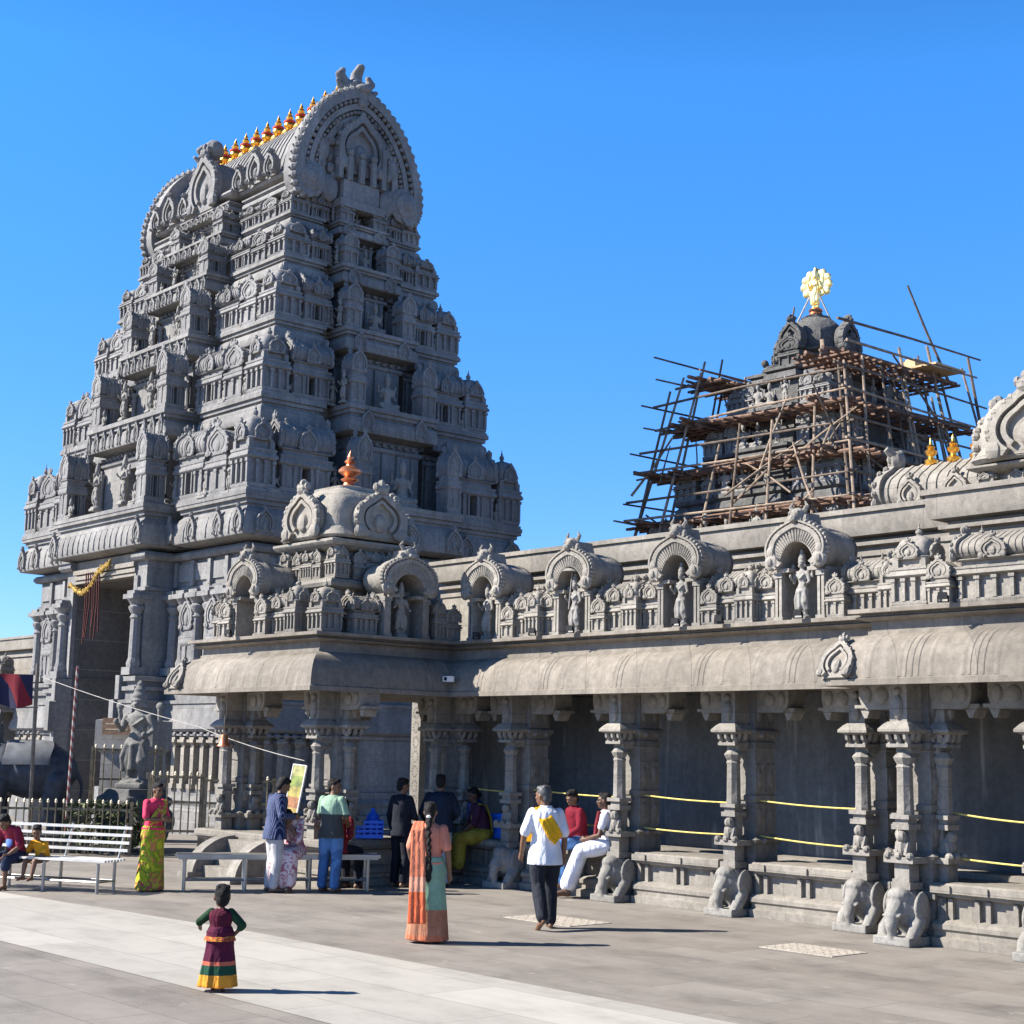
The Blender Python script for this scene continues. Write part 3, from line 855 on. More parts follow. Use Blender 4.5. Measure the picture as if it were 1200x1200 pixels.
# niches and miniature shrines on the hall roof
PROTO['statue'] = None
def statue_mb(four=False, crown=True):
    b = MB()
    b.box(-0.22, 0.22, -0.2, 0.2, 0, 0.1)
    b.sph((0, 0, 0.13), (0.24, 0.2, 0.06), 12, 6)
    hip = 0.86
    for sx, kx, ky in ((-1, -0.11, -0.02), (1, 0.13, -0.08)):
        b.tube([(sx * 0.09, 0, hip), (kx, ky, 0.52), (sx * 0.10, 0.02, 0.18)], [0.115, 0.085, 0.06], 9, balls=True)
        b.sph((sx * 0.11, -0.06, 0.16), (0.055, 0.12, 0.045), 8, 6)
    b.rings([[(rx * math.cos(2 * pi * j / 14) + cx, ry * math.sin(2 * pi * j / 14), z) for j in range(14)] for rx, ry, z, cx in ((0.13, 0.1, 0.75, 0), (0.175, 0.125, 0.86, 0.0), (0.155, 0.115, 0.97, 0.01), (0.12, 0.095, 1.08, 0.015), (0.165, 0.12, 1.27, 0.0), (0.17, 0.11, 1.38, 0), (0.07, 0.065, 1.45, 0))])
    b.tube([(0, 0, 1.40), (0, 0, 1.52)], 0.06, 8)
    b.sph((0, -0.01, 1.60), (0.09, 0.105, 0.125), 12, 9)
    b.sph((0, -0.115, 1.59), 0.025, 6, 5)
    if crown: b.lathe([(0.10, 1.64), (0.125, 1.67), (0.10, 1.70), (0.115, 1.76), (0.085, 1.84), (0.095, 1.87), (0.05, 1.95), (0.06, 1.99), (0.01, 2.06)], 12)
    for sx in (-1, 1):
        b.tube([(sx * 0.19, 0, 1.36), (sx * 0.27, -0.02, 1.10), (sx * 0.25, -0.17, 1.0 if sx > 0 else 1.2)], [0.068, 0.055, 0.042], 8, balls=True)
        b.sph((sx * 0.24, -0.22, 1.01 if sx > 0 else 1.26), (0.045, 0.05, 0.065), 7, 6)
        if four:
            b.tube([(sx * 0.18, 0.04, 1.36), (sx * 0.33, 0.06, 1.25), (sx * 0.34, 0.02, 1.48)], [0.06, 0.05, 0.04], 8, balls=True)
            b.sph((sx * 0.34, 0.02, 1.56), (0.07, 0.05, 0.08), 8, 6)
        b.sph((sx * 0.115, 0, 1.57), (0.035, 0.03, 0.06), 7, 5)
        b.tube([(sx * 0.12, -0.07, 0.85), (sx * 0.2, -0.08, 0.6), (sx * 0.19, -0.03, 0.32)], [0.05, 0.04, 0.05], 7)
    b.tube([(-0.15, -0.1, 1.32), (0, -0.14, 1.18), (0.15, -0.1, 1.32)], 0.025, 6)
    b.lathe([(0.185, 0.80), (0.2, 0.84), (0.185, 0.88)], 14, sy=0.75)
    b.tube([(0, -0.13, 0.84), (0, -0.13, 0.35)], [0.05, 0.06], 7)
    b.box(-0.05, 0.05, 0.02, 0.16, 0.1, 1.3)
    return b
def seated_mb():
    b = MB()
    b.box(-0.36, 0.36, -0.28, 0.26, 0, 0.12); b.sph((0, 0, 0.15), (0.36, 0.26, 0.07), 14, 6)
    b.rings([[(rx * math.cos(2 * pi * j / 14), ry * math.sin(2 * pi * j / 14), z) for j in range(14)] for rx, ry, z in ((0.2, 0.17, 0.16), (0.2, 0.15, 0.3), (0.15, 0.11, 0.45), (0.19, 0.13, 0.68), (0.18, 0.11, 0.8), (0.07, 0.065, 0.87))])
    b.tube([(0, 0, 0.82), (0, 0, 0.93)], 0.06, 8); b.sph((0, -0.01, 1.02), (0.09, 0.105, 0.125), 12, 9)
    b.lathe([(0.10, 1.06), (0.125, 1.09), (0.10, 1.13), (0.115, 1.19), (0.07, 1.28), (0.01, 1.42)], 12)
    for sx in (-1, 1):
        b.tube([(sx * 0.13, 0, 0.24), (sx * 0.36, -0.15, 0.22), (sx * 0.05, -0.26, 0.18)], [0.11, 0.085, 0.06], 9, balls=True)
        b.tube([(sx * 0.2, 0, 0.78), (sx * 0.28, -0.02, 0.52), (sx * 0.24, -0.17, 0.45 if sx > 0 else 0.66)], [0.068, 0.055, 0.042], 8, balls=True)
        b.tube([(sx * 0.19, 0.04, 0.78), (sx * 0.34, 0.06, 0.68), (sx * 0.35, 0.02, 0.9)], [0.06, 0.05, 0.05], 8, balls=True)
    b.box(-0.05, 0.05, 0.02, 0.16, 0.1, 0.8)
    return b
for k, f, mt, v in (('statue', lambda: statue_mb(False), M['fig'], 0.022), ('statue4', lambda: statue_mb(True), M['fig'], 0.022), ('seated', seated_mb, M['fig'], 0.024)):
    _t = remesh(f(), 'statue', mt, v, smooth=2); PROTO[k] = _t.data; bpy.data.objects.remove(_t)
proto('hood', lambda: arch_hood(1.0, 1.36, 0.66, 0.70, 0.58), 'arched_niche', M['hallc'])
proto('hsala', lambda: sala(0.56, 0.42, 0.80, 2, True, 7), 'vaulted_shrine', M['hallc'])
proto('hkuta', lambda: kuta(0.33, 0.88), 'domed_shrine', M['hallc'])
proto('hpanj', lambda: panjara(0.34, 0.4, 0.66), 'gabled_shrine', M['hallc'])
proto('bkuta', lambda: kuta(0.62, 1.25), 'domed_shrine', M['hallc'])
proto('bsala', lambda: sala(1.15, 0.62, 1.15, 2, True, 11), 'vaulted_shrine', M['hallc'])
ZT = 3.885
def onroof(key, name, x, y, rz=0, sc=1.0): return put(key, name, hall, (x + 14, y - 17, ZT), rz, sc)
for i, x in enumerate((-18.95, -16.88, -14.68, -12.53)):
    h = onroof('hood', 'arched_niche', x, 16.05)
    put('statue4' if i % 2 else 'statue', 'statue', h, (-0.03, 0.07, 0.0), 0, 0.47)
    if i == 1:
        u = MB(); u.lathe([(0.17, 0.98), (0.12, 1.03), (0.02, 1.06)], 12, (-0.06, 0.03, 0)); u.tube([(-0.10, 0.0, 0.4), (-0.06, 0.03, 1.0)], 0.012, 6)
        u.build('parasol', M['fig'], h)
    if i < 3:
        d = (-16.88 + 18.95, -14.68 + 16.88, -12.53 + 14.68)[i]
        onroof('hpanj', 'gabled_shrine', x + 0.57, 16.18, 0, 0.85)
        onroof('hsala', 'vaulted_shrine', x + 0.84, 16.3)
        onroof('hkuta', 'domed_shrine', x + d / 2 + 0.18, 16.1, 0, 0.92)
        onroof('hsala', 'vaulted_shrine', x + d - 0.62, 16.3)
onroof('hpanj', 'gabled_shrine', -11.96, 16.18, 0, 0.85); onroof('hsala', 'vaulted_shrine', -11.62, 16.35); onroof('hkuta', 'domed_shrine', -11.1, 16.1, 0, 0.9)
onroof('bkuta', 'domed_shrine', -10.5, 15.75, 0, (0.82, 0.82, 0.80)); onroof('hpanj', 'gabled_shrine', -10.08, 15.66, 0, 0.9); onroof('bsala', 'vaulted_shrine', -9.4, 15.85, 0, (0.9, 0.9, 0.80)); onroof('hpanj', 'gabled_shrine', -8.72, 15.66, 0, 0.9); onroof('hkuta', 'domed_shrine', -8.42, 15.66, 0, 1.0); onroof('bsala', 'vaulted_shrine', -7.75, 15.85, 0, (0.9, 0.9, 0.80)); onroof('bkuta', 'domed_shrine', -6.7, 15.8, 0, (0.82, 0.82, 0.80))
# porch roof
h = onroof('hood', 'arched_niche', -22.0, 13.42); 
h2 = onroof('hood', 'arched_niche', -19.72, 15.0, pi / 2, (1.12, 0.9, 1.0)); put('statue', 'statue', h2, (0.0, 0.16, 0.0), 0, 0.46)
for x in (-22.85, -21.1): onroof('hsala', 'vaulted_shrine', x, 13.62, 0, 0.95)
onroof('hpanj', 'gabled_shrine', -21.42, 13.5); onroof('hpanj', 'gabled_shrine', -22.55, 13.5); onroof('hkuta', 'domed_shrine', -20.6, 13.5)
onroof('bkuta', 'domed_shrine', -20.05, 13.65, 0, 0.66)
onroof('hsala', 'vaulted_shrine', -19.95, 14.25, pi / 2, 0.85); onroof('hkuta', 'domed_shrine', -19.85, 15.75, 0, 0.85); onroof('hpanj', 'gabled_shrine', -19.85, 15.98, pi / 2, 0.9)
def dome_shrine(cx, cy, z0, zt, a, b, fin=True):
    """square shrine under a bell dome with a horseshoe gable on each side: z0 base, zt dome eave"""
    dm = MB(); P0 = rect(a, b, cx, cy); h = (zt - z0) / 1.74
    dm.sweep(P0, [(o, z0 + (z - 3.8) * h) for o, z in ((0.1, 3.8), (0.1, 4.1), (0.0, 4.12), (0.0, 4.65), (0.06, 4.68), (0.14, 4.72), (0.16, 4.78), (0.12, 4.84), (0.02, 4.88), (-0.08, 4.9), (-0.08, 5.32), (0.0, 5.35), (0.14, 5.42), (0.17, 5.46), (0.17, 5.5), (-0.02, 5.54))])
    for sx in (-1, 1):
        for sy in (-1, 1): dm.box(cx + sx * a - 0.09, cx + sx * a + 0.09, cy + sy * b - 0.09, cy + sy * b + 0.09, z0 + 0.32 * h, z0 + 0.86 * h)
    T = Matrix.Translation((cx, cy, z0 + 1.06 * h))
    for q in range(4):
        Tq = T @ Matrix.Rotation(q * pi / 2, 4, 'Z')
        dm.merge(kuta(0.30, 0.62 * h), Tq @ Matrix.Translation((-a * 0.93, -b * 0.93, 0)))
        dm.merge(panjara(0.24, 0.24, 0.5 * h), Tq @ Matrix.Translation((-0.30, -b * 0.93, 0)))
        dm.merge(panjara(0.24, 0.24, 0.5 * h), Tq @ Matrix.Translation((0.30, -b * 0.93, 0)))
        dm.merge(sala(0.34, 0.26, 0.55 * h, 0, True, 4), Tq @ Matrix.Translation((0, -b * 0.93, 0)))
    H(dm, 'dome_tier', M['hallc'])
    dd = MB(); k = a / 0.66
    dd.lathe([(r * k, zt + (z - 5.54) * k) for r, z in ((0.80, 5.54), (0.84, 5.58), (0.80, 5.64), (0.75, 5.72), (0.745, 5.95), (0.70, 6.12), (0.60, 6.26), (0.46, 6.34), (0.44, 6.36), (0.44, 6.40), (0.30, 6.42), (0.22, 6.45))], 24, (cx, cy, 0), p=6)
    for i in range(4):
        Tq = Matrix.Translation((cx, cy, 0)) @ Matrix.Rotation(i * pi / 2, 4, 'Z') @ Matrix.Translation((0, -0.76 * k, zt + 0.03))
        dd.merge(nasi_plate(0.92 * k, 0.74 * k, 0.15 * k, True, 17), Tq)
    H(dd, 'dome', M['hallc'])
    if fin:
        fn = MB(); fn.lathe([(r * 1.05, zt + z - 5.54) for r, z in ((0.2, 6.44), (0.215, 6.47), (0.17, 6.5), (0.11, 6.58), (0.09, 6.63), (0.14, 6.66), (0.15, 6.68), (0.08, 6.71), (0.10, 6.74), (0.185, 6.80), (0.19, 6.84), (0.14, 6.89), (0.07, 6.92), (0.06, 6.95), (0.1, 6.98), (0.08, 7.01), (0.05, 7.04), (0.055, 7.07), (0.0, 7.2))], 16, (cx, cy, 0))
        H(fn, 'finial', M['copper'])
dome_shrine(-21.3, 14.9, 3.8, 5.54, 0.72, 0.75)
# shrine roofs rising behind the parapet at the right
dome_shrine(-10.6, 19.6, 5.0, 6.2, 0.84, 0.84, False)
blk = MB(); blk.sweep(rect(1.1, 1.1, -10.6, 19.6), [(0, 3.9), (0, 5.3), (0.08, 5.32), (0.08, 5.4), (0, 5.42)])
blk.sweep(rect(1.15, 0.55, -12.9, 20.4), [(0, 3.9), (0, 5.75), (0.1, 5.8), (0.12, 5.9), (0, 6.0)])
H(blk, 'shrine_base', M['hall'])
bv = MB(); vault(bv, 2.1, 0.95, 0.72, 0, 12, True, 0)
bv.sph((-1.08, 0, 0.85), (0.13, 0.16, 0.16), 9, 7); bv.tube([(-1.08, 0.05, 0.9), (-1.15, 0.2, 1.02)], [0.09, 0.05], 7); bv.tube([(-1.08, -0.05, 0.9), (-1.15, -0.2, 1.02)], [0.09, 0.05], 7)
for x in (-0.5, 0.3): bv.merge(nasi_plate(0.42, 0.42, 0.1, True, 9), Matrix.Translation((x, -0.46, 0.02)))
bv = MB().merge(bv, Matrix.Translation((-12.9, 20.4, 5.98)))
H(bv, 'barrel_roof', M['hallc'])
for x in (-13.35, -12.95, -12.55):
    f_ = MB(); f_.lathe([(0.07, 0), (0.1, 0.03), (0.11, 0.08), (0.05, 0.12), (0.05, 0.15), (0.09, 0.19), (0.1, 0.23), (0.05, 0.27), (0.07, 0.30), (0.03, 0.34), (0.03, 0.37), (0, 0.46)], 12, (x, 20.4, 6.67))
    H(f_, 'finial', M['gold'])
# ---------------------------------------------------------------- gateway tower
GX, GY = -37.67, 23.32
tower = empty('gateway_tower', (GX, GY, 0))
tag(tower, 'tall stone gateway tower of five carved storeys, with gilded pots along its barrel roof', 'temple tower')
LV = [(6.38, 4.44, 8.21), (5.69, 3.72, 10.85), (5.13, 3.09, 13.07), (4.68, 2.61, 14.96), (4.28, 2.21, 16.32), (4.02, 2.12, 17.3)]
def T_(mb, name, mat, parent=None): return mb.build(name, mat, parent or tower)
DW = 1.75                      # half width of the doorway
A0, B0, FB, FP, SB, SP = 5.85, 3.92, 2.3, 0.85, 1.55, 0.75
BASEP = [(0.75, 0), (0.75, 0.28), (0.66, 0.32), (0.66, 0.5), (0.56, 0.54), (0.50, 0.66), (0.56, 0.78), (0.48, 0.86), (0.40, 0.9), (0.40, 1.05), (0.30, 1.06), (0.30, 2.30), (0.36, 2.33), (0.36, 2.42), (0.46, 2.44), (0.52, 2.5), (0.5, 2.62), (0.44, 2.8), (0.42, 3.1), (0.46, 3.12), (0.46, 3.2), (0.28, 3.22), (0.28, 3.42), (0.36, 3.44), (0.36, 3.54), (0.24, 3.56), (0.24, 3.66), (0.34, 3.68), (0.34, 3.8), (0.05, 3.82), (0.0, 3.84), (0, 5.98), (0.06, 6.0), (0.06, 6.1), (0, 6.12), (0, 6.78), (0.14, 6.8), (0.2, 6.87), (0.2, 6.93), (0.14, 7.0), (0, 7.02)]
def half(sx):
    p = [(DW, -B0 - FP), (FB, -B0 - FP), (FB, -B0), (A0, -B0), (A0, -SB), (A0 + SP, -SB), (A0 + SP, SB), (A0, SB), (A0, B0), (FB, B0), (FB, B0 + FP), (DW, B0 + FP)]
    return p if sx > 0 else [(-x, y) for x, y in p][::-1]
base = MB()
for sx in (1, -1):
    w_ = [1] * 12
    w_[11 if sx > 0 else 11] = 0.0
    base.sweep(half(sx), BASEP, w_)
T_(base, 'base_wall', M['towerw'])
ent = MB()
ent.box(-DW, DW, -B0 - FP - 0.0, B0 + FP, 6.42, 7.02)
for z0, z1, o in ((6.42, 6.5, 0.03), (6.52, 6.62, 0.07), (6.66, 6.78, 0.11)): ent.box(-DW, DW, -B0 - FP - o, -B0 - FP + 0.02, z0, z1)
T_(ent, 'lintel', M['hall'])
inn = MB()
inn.box(-DW + 0.003, -DW + 0.02, -B0 - FP + 0.06, B0 + FP, 0, 6.42); inn.box(DW - 0.02, DW - 0.003, -B0 - FP + 0.06, B0 + FP, 0, 6.42)
inn.box(-DW + 0.03, DW - 0.03, 1.5, 1.8, 0, 6.4); inn.box(-DW + 0.03, DW - 0.03, -B0 - FP + 0.3, B0, 6.39, 6.41)
for z in (2.55, 3.85): inn.box(-DW + 0.003, -DW + 0.05, -B0 - FP + 0.07, B0, z - 0.03, z + 0.03)
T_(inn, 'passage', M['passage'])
# carved door jambs stepping out towards the ground
for sx in (-1, 1):
    jm = MB()
    for z0, z1, y, wd in ((3.84, 6.42, 0.07, 0.34), (3.22, 3.84, 0.42, 0.36), (2.42, 3.22, 0.56, 0.42), (1.06, 2.42, 0.38, 0.40), (0, 1.06, 0.84, 0.5)):
        x0, x1 = sorted((sx * (DW - 0.005), sx * (DW + wd * 0.55)))
        jm.box(x0, x1, -B0 - FP - y, -B0 - FP + 0.05, z0 + 0.01, z1 - 0.01)
    T_(jm, 'door_jamb', M['towerc'])

# colonnettes, panels and lower pilasters round the two visible faces
proto('tcol', lambda: (lambda b: (pilaster(b, 0, 0, 0, 2.15, 0.36, 10), b)[1])(MB()), 'column', M['towerc'])
proto('tcolq', lambda: (lambda b: (pilaster(b, 0, 0, 0, 1.24, 0.20, 8, True), b)[1])(MB()), 'pilaster', M['hall'])
def cols(x, y, rz=0): put('tcol', 'column', tower, (x, y, 3.84), rz)
xs = [2.55, 3.1, 3.75, 4.35, 5.0, 5.55]
for x in xs:
    for s in (-1, 1): cols(s * x, -B0 - 0.13)
for x in (DW + 0.35,):
    for s in (-1, 1): cols(s * x, -B0 - FP - 0.12)
for y in (-3.5, -2.7, -1.95): cols(A0 + 0.12, y)
for y in (-1.3, -0.5, 0.5, 1.3): cols(A0 + SP + 0.12, y)
for y in (2.0, 2.8, 3.6): cols(A0 + 0.12, y)
for i in range(8):
    x = 2.5 + i * 0.46
    for s in (-1, 1): put('tcolq', 'pilaster', tower, (s * x, -B0 - 0.37, 1.06))
for y in (-3.6, -3.1, -2.6, -2.1): put('tcolq', 'pilaster', tower, (A0 + 0.37, y, 1.06))
def panels(x0, x1, y, n, face='y'):
    for i in range(n):
        a = x0 + (x1 - x0) * (i + 0.5) / n; d = (x1 - x0) / n
        # brackets on the capitals, panel frames above
        p_ = MB()
        if face == 'y':
            p_.box(a - d * 0.42, a + d * 0.42, y - 0.05, y + 0.02, 6.25, 6.7); p_.box(a - d * 0.5 - 0.07, a - d * 0.5 + 0.07, y - 0.12, y + 0.02, 6.12, 6.76)
        else:
            p_.box(y - 0.02, y + 0.05, a - d * 0.42, a + d * 0.42, 6.25, 6.7); p_.box(y - 0.02, y + 0.12, a - d * 0.5 - 0.07, a - d * 0.5 + 0.07, 6.12, 6.76)
        T_(p_, 'wall_panel', M['towerc'])
for s in (-1, 1): panels(s * 2.45, s * 5.8, -B0, 4)
panels(-3.8, -1.7, A0, 3, 'x'); panels(-1.4, 1.4, A0 + SP, 3, 'x'); panels(1.7, 3.8, A0, 3, 'x')
# niche shrines between the columns
proto('wpanj', lambda: panjara(0.62, 0.3, 2.0), 'gabled_shrine', M['towerc'])
for s in (-1, 1):
    for x in (3.42, 4.68):
        put('wpanj', 'gabled_shrine', tower, (s * x, -B0 - 0.12, 3.84))
for y in (-2.3, 2.4): put('wpanj', 'gabled_shrine', tower, (A0 + 0.12, y, 3.84), pi / 2)
for s in (-1, 1):     # frieze volutes under the lower cornice
    fz = MB(); x0, x1 = sorted((s * 2.4, s * 5.8)); fz.box(x0, x1, -B0 - 0.44, -B0 - 0.36, 2.335, 2.375)
    for i in range(11): fz.sph((s * (2.45 + i * 0.33), -B0 - 0.40, 2.36), (0.09, 0.12, 0.08), 8, 5)
    T_(fz, 'frieze', M['towerc'])
fz = MB(); fz.box(A0 + 0.36, A0 + 0.44, -3.75, -1.65, 2.335, 2.375)
for i in range(9): fz.sph((A0 + 0.40, -3.7 + i * 0.25, 2.36), (0.12, 0.09, 0.08), 8, 5)
T_(fz, 'frieze', M['towerc'])
# cornice
def ledge_poly(k, ov=0.0):
    a, b, z = LV[k]
    fb = (2.62, 2.25, 2.0, 1.78, 1.55, 1.4)[k]; fp = (0.72, 0.8, 0.72, 0.62, 0.5, 0.3)[k]
    sb = (1.75, 1.45, 1.2, 1.0, 0.85, 0.8)[k]; sp = (0.72, 0.62, 0.52, 0.42, 0.34, 0.2)[k]
    return (a - ov, b - ov, fb - ov, fp, sb - ov, sp)
KP = lambda h: [(-0.62, -0.30 * h), (-0.36, -0.285 * h), (-0.12, -0.27 * h), (-0.04, -0.265 * h), (-0.02, -0.25 * h), (-0.02, -0.18 * h), (-0.05, -0.13 * h), (-0.13, -0.10 * h), (-0.13, -0.085 * h), (-0.06, -0.085 * h), (-0.06, -0.05 * h), (0, -0.045 * h), (0, 0), (-1.0, 0.004)]
crn = MB(); crn.sweep(baypoly(*ledge_poly(0), rw=0.34, rd=0.45), [(-0.7, 7.02), (-0.5, 7.06), (-0.06, 7.12), (0.0, 7.14), (0.02, 7.2), (0.02, 7.4), (-0.02, 7.6), (-0.08, 7.76), (-0.16, 7.84), (-0.16, 7.9), (-0.1, 7.91), (-0.1, 8.0), (-0.02, 8.02), (-0.02, 8.1), (0, 8.11), (0, 8.21), (-1.2, 8.215)])
for i in range(17):            # flutes and medallions of the great cornice
    x = -2.5 + i * 5.0 / 16
    crn.tube([(x, -5.17, 7.2), (x, -5.15, 7.45), (x, -5.09, 7.7)], [0.05, 0.055, 0.03], 6)
for s in (-1, 1):
    for x in (2.95, 3.5, 4.05, 4.6, 5.15, 5.7, 6.2):
        crn.tube([(s * x, -4.45, 7.2), (s * x, -4.43, 7.45), (s * x, -4.37, 7.7)], [0.05, 0.055, 0.03], 6)
    for x in (2.8, 3.9, 5.2, 6.15):
        crn.merge(nasi_plate(0.42, 0.6, 0.1, True, 9), Matrix.Translation((s * x, -4.42, 7.2)))
    crn.merge(nasi_plate(0.42, 0.6, 0.1, True, 9), Matrix.Translation((s * 2.42, -5.14, 7.2)))
for y in (-3.9, -2.6, 2.4, 4.0): crn.merge(nasi_plate(0.5, 0.6, 0.1, True, 9), Matrix.Translation((6.38, y, 7.2)) @ Matrix.Rotation(pi / 2, 4, 'Z'))
for y in (-1.4, 0, 1.4): crn.merge(nasi_plate(0.5, 0.6, 0.1, True, 9), Matrix.Translation((7.1, y, 7.2)) @ Matrix.Rotation(pi / 2, 4, 'Z'))
T_(crn, 'cornice', M['tower'])

# storeys
proto('gkuta', lambda: kuta(1.0, 2.0), 'domed_shrine', M['towerc'])
proto('gsala', lambda: sala(1.45, 0.8, 1.75, 3, True, 9, 0.15), 'vaulted_shrine', M['towerc'])
proto('gpanj', lambda: panjara(0.75, 0.8, 1.75), 'gabled_shrine', M['towerc'])
for k in range(5):
    a, b, z = LV[k]; a1, b1, z1 = LV[k + 1]; h = z1 - z
    ins = 0.42 if k < 4 else 0.3
    la, lb, fb, fp, sb, sp = ledge_poly(k + 1)
    W = (la - ins, lb - ins, fb - ins * 0.9, fp, sb - ins * 0.8, sp)
    RC = dict(rw=0.62 - 0.07 * k, rd=0.75 - 0.08 * k); RC2 = dict(rw=0.30 - 0.03 * k, rd=0.42 - 0.04 * k)
    st = MB()
    zo = z + 0.52 * h
    ops = 0.42 - 0.04 * k
    st.sweep(baypoly(*W, notch=ops, nd=1.75 - 0.2 * k, **RC), [(0.18, z), (0.18, z + 0.05 * h), (0.1, z + 0.07 * h), (0.1, z + 0.1 * h), (0, z + 0.12 * h), (0, zo)])
    st.sweep(baypoly(*W, **RC), [(0, zo), (0, z + 0.58 * h), (0.06, z + 0.6 * h), (0.08, z + 0.63 * h), (0, z + 0.65 * h), (-0.04, z + 0.72 * h)])
    st.sweep(baypoly(la, lb, fb, fp, sb, sp, **RC2), [(o * (1 if k < 4 else 0.7), z1 + q) for o, q in KP(h)])
    # pilasters on the wall and beads below the cornice
    for s in (-1, 1):
        for q in range(4):
            x = s * (W[2] + 0.12 + (W[0] - W[2] - 0.2) * q / 3)
            st.box(x - 0.06, x + 0.06, -W[1] - 0.07, -W[1] + 0.01, z + 0.12 * h, z + 0.58 * h)
        for q in range(2):
            x = s * (ops + 0.09 + (W[2] - ops - 0.18) * q)
            st.lathe([(0.085, 0), (0.085, 0.05 * h), (0.06, 0.07 * h), (0.06, 0.3 * h), (0.09, 0.33 * h), (0.05, 0.36 * h), (0.1, 0.4 * h), (0.1, 0.42 * h)], 8, (x, -W[1] - fp - 0.08, z + 0.1 * h))
    for q in range(int(2 * (W[0]) / 0.24)):
        x = -W[0] + 0.1 + q * 0.24
        y = -W[1] - (fp if abs(x) < W[2] else 0)
        st.sph((x, y - 0.04, z + 0.67 * h), (0.07, 0.1, 0.06), 6, 4)
    for q in range(int(2 * (W[1]) / 0.24)):
        y = -W[1] + 0.1 + q * 0.24
        x = W[0] + (sp if abs(y) < W[4] else 0)
        st.sph((x + 0.04, y, z + 0.67 * h), (0.1, 0.07, 0.06), 6, 4)
        if q % 2: st.box(x - 0.01, x + 0.07, y - 0.05, y + 0.05, z + 0.12 * h, z + 0.58 * h)
    # horseshoe medallions along the cornice
    for s in (-1, 1):
        for q in range(5):
            x = s * fb * (0.12 + 0.2 * q)
            st.merge(nasi_plate(0.2 + 0.08 * (q % 2), 0.2 * h, 0.07, False, 5), Matrix.Translation((x, -lb - fp + 0.06, z1 - 0.255 * h)))
        st.merge(nasi_plate(0.4, 0.22 * h, 0.08, False, 7), Matrix.Translation((la + sp - 0.06, s * sb * 0.6, z1 - 0.255 * h)) @ Matrix.Rotation(pi / 2, 4, 'Z'))
    tier = T_(st, 'storey', M['tower'])
    # miniature shrines along the ledge
    hk = 0.80 * h / 2.0
    da, db = a - W[0], b - W[1]
    kw = min(0.9, (da + 0.12)) / 1.0
    kx, ky = a - 0.45 * kw - 0.03, b - 0.45 * kw - 0.03
    for sx, sy in ((1, -1), (-1, -1), (1, 1), (-1, 1)):
        put('gkuta', 'domed_shrine', tier, (sx * kx, sy * ky, z), 0, (kw * 0.9, kw * 0.9, hk))
    fb0 = ledge_poly(k)[2]
    x0, x1 = fb0 + 0.06, kx - 0.5 * kw
    L = (x1 - x0)
    hs_ = 0.76 * h / 1.75
    for s in (-1, 1):
        put('gsala', 'vaulted_shrine', tier, (s * (x0 + L * 0.30), -b + 0.34, z), 0, (L * 0.52 / 1.45, 0.8, hs_))
        put('gpanj', 'gabled_shrine', tier, (s * (x0 + L * 0.76), -b + 0.34, z), 0, (L * 0.36 / 0.75, 0.75, hs_ * 0.92))
        # small shrines over the opening of the central bay
        put('gsala', 'vaulted_shrine', tier, (s * (fb0 - 0.34), -b - ledge_poly(k)[3] + 0.36, z), pi / 2, (0.42, 0.62, hs_ * 1.0))
        put('statue4', 'statue', tier, (s * (ops + 0.38), -b - ledge_poly(k)[3] + 0.36, z + 0.06 * h), 0, 0.52 * h / 2.06)
        sg = ledge_poly(k)[4]
        y0, y1 = sg + 0.05, ky - 0.45 * kw
        put('gsala', 'vaulted_shrine', tier, (a - 0.36, s * (y0 + y1) / 2, z), pi / 2, ((y1 - y0) * 0.85 / 1.45, 0.8, hs_))
        put('gpanj', 'gabled_shrine', tier, (a + ledge_poly(k)[5] - 0.3, s * (sg - 0.3), z), pi / 2, (0.62, 0.6, hs_ * 0.9))
        for fx, ky_, hh_ in ((0.02, 'statue', 0.36), (0.56, 'seated', 0.28), (0.97, 'statue4', 0.36)):
            put(ky_, 'statue', tier, (s * (x0 + L * fx), -b + 0.12, z), 0, hh_ * h / (1.42 if ky_ == 'seated' else 2.06))
        put('statue', 'statue', tier, (a - 0.12, s * y0, z), pi / 2, 0.36 * h / 2.06); put('seated', 'statue', tier, (a - 0.14, s * y1, z), pi / 2, 0.26 * h / 1.42)
        put('seated', 'statue', tier, (s * (fb0 - 0.75), -b - ledge_poly(k)[3] + 0.14, z), 0, 0.24 * h / 1.42)
    put('seated', 'statue', tier, (a + ledge_poly(k)[5] - 0.42, 0, z + 0.02), pi / 2, 0.5 * h / 1.42)
    put('statue', 'statue', tier, (a + ledge_poly(k)[5] - 0.3, -sg - 0.02, z + 0.02), 0, 0.42 * h / 2.06)

# barrel roof, gables, pots
zr = LV[5][2]
vr = MB()
vr.sweep(baypoly(4.0, 2.05, 1.35, 0.28, 0.7, 0.15), [(-0.35, zr - 0.1), (-0.35, zr + 0.18), (0.0, zr + 0.22), (0.06, zr + 0.28), (0.02, zr + 0.36), (-0.2, zr + 0.4)])
def leaf(k, z0, h, n=40):
    """leaf-shaped gable outline: scrolled foot, shoulders drawing in to a point"""
    P = [(1.7, 0.0), (2.05, 0.2), (2.2, 0.64), (2.17, 1.14), (2.05, 1.58), (1.82, 2.15), (1.52, 2.64), (1.2, 3.0), (0.8, 3.31), (0.38, 3.54), (0, 3.64)]
    out = []
    for i in range(n + 1):
        t = (len(P) - 1) * (i / n); j = min(int(t), len(P) - 2); f = t - j
        out.append((P[j][0] * (1 - f) + P[j + 1][0] * f, P[j][1] * (1 - f) + P[j + 1][1] * f))
    full = [(-x * k, z0 + z * h / 3.64) for x, z in out] + [(x * k, z0 + z * h / 3.64) for x, z in out[::-1][1:]]
    return full
o = [(y, max(q, 0)) for y, q in leaf(0.74, -0.5, 3.05)]
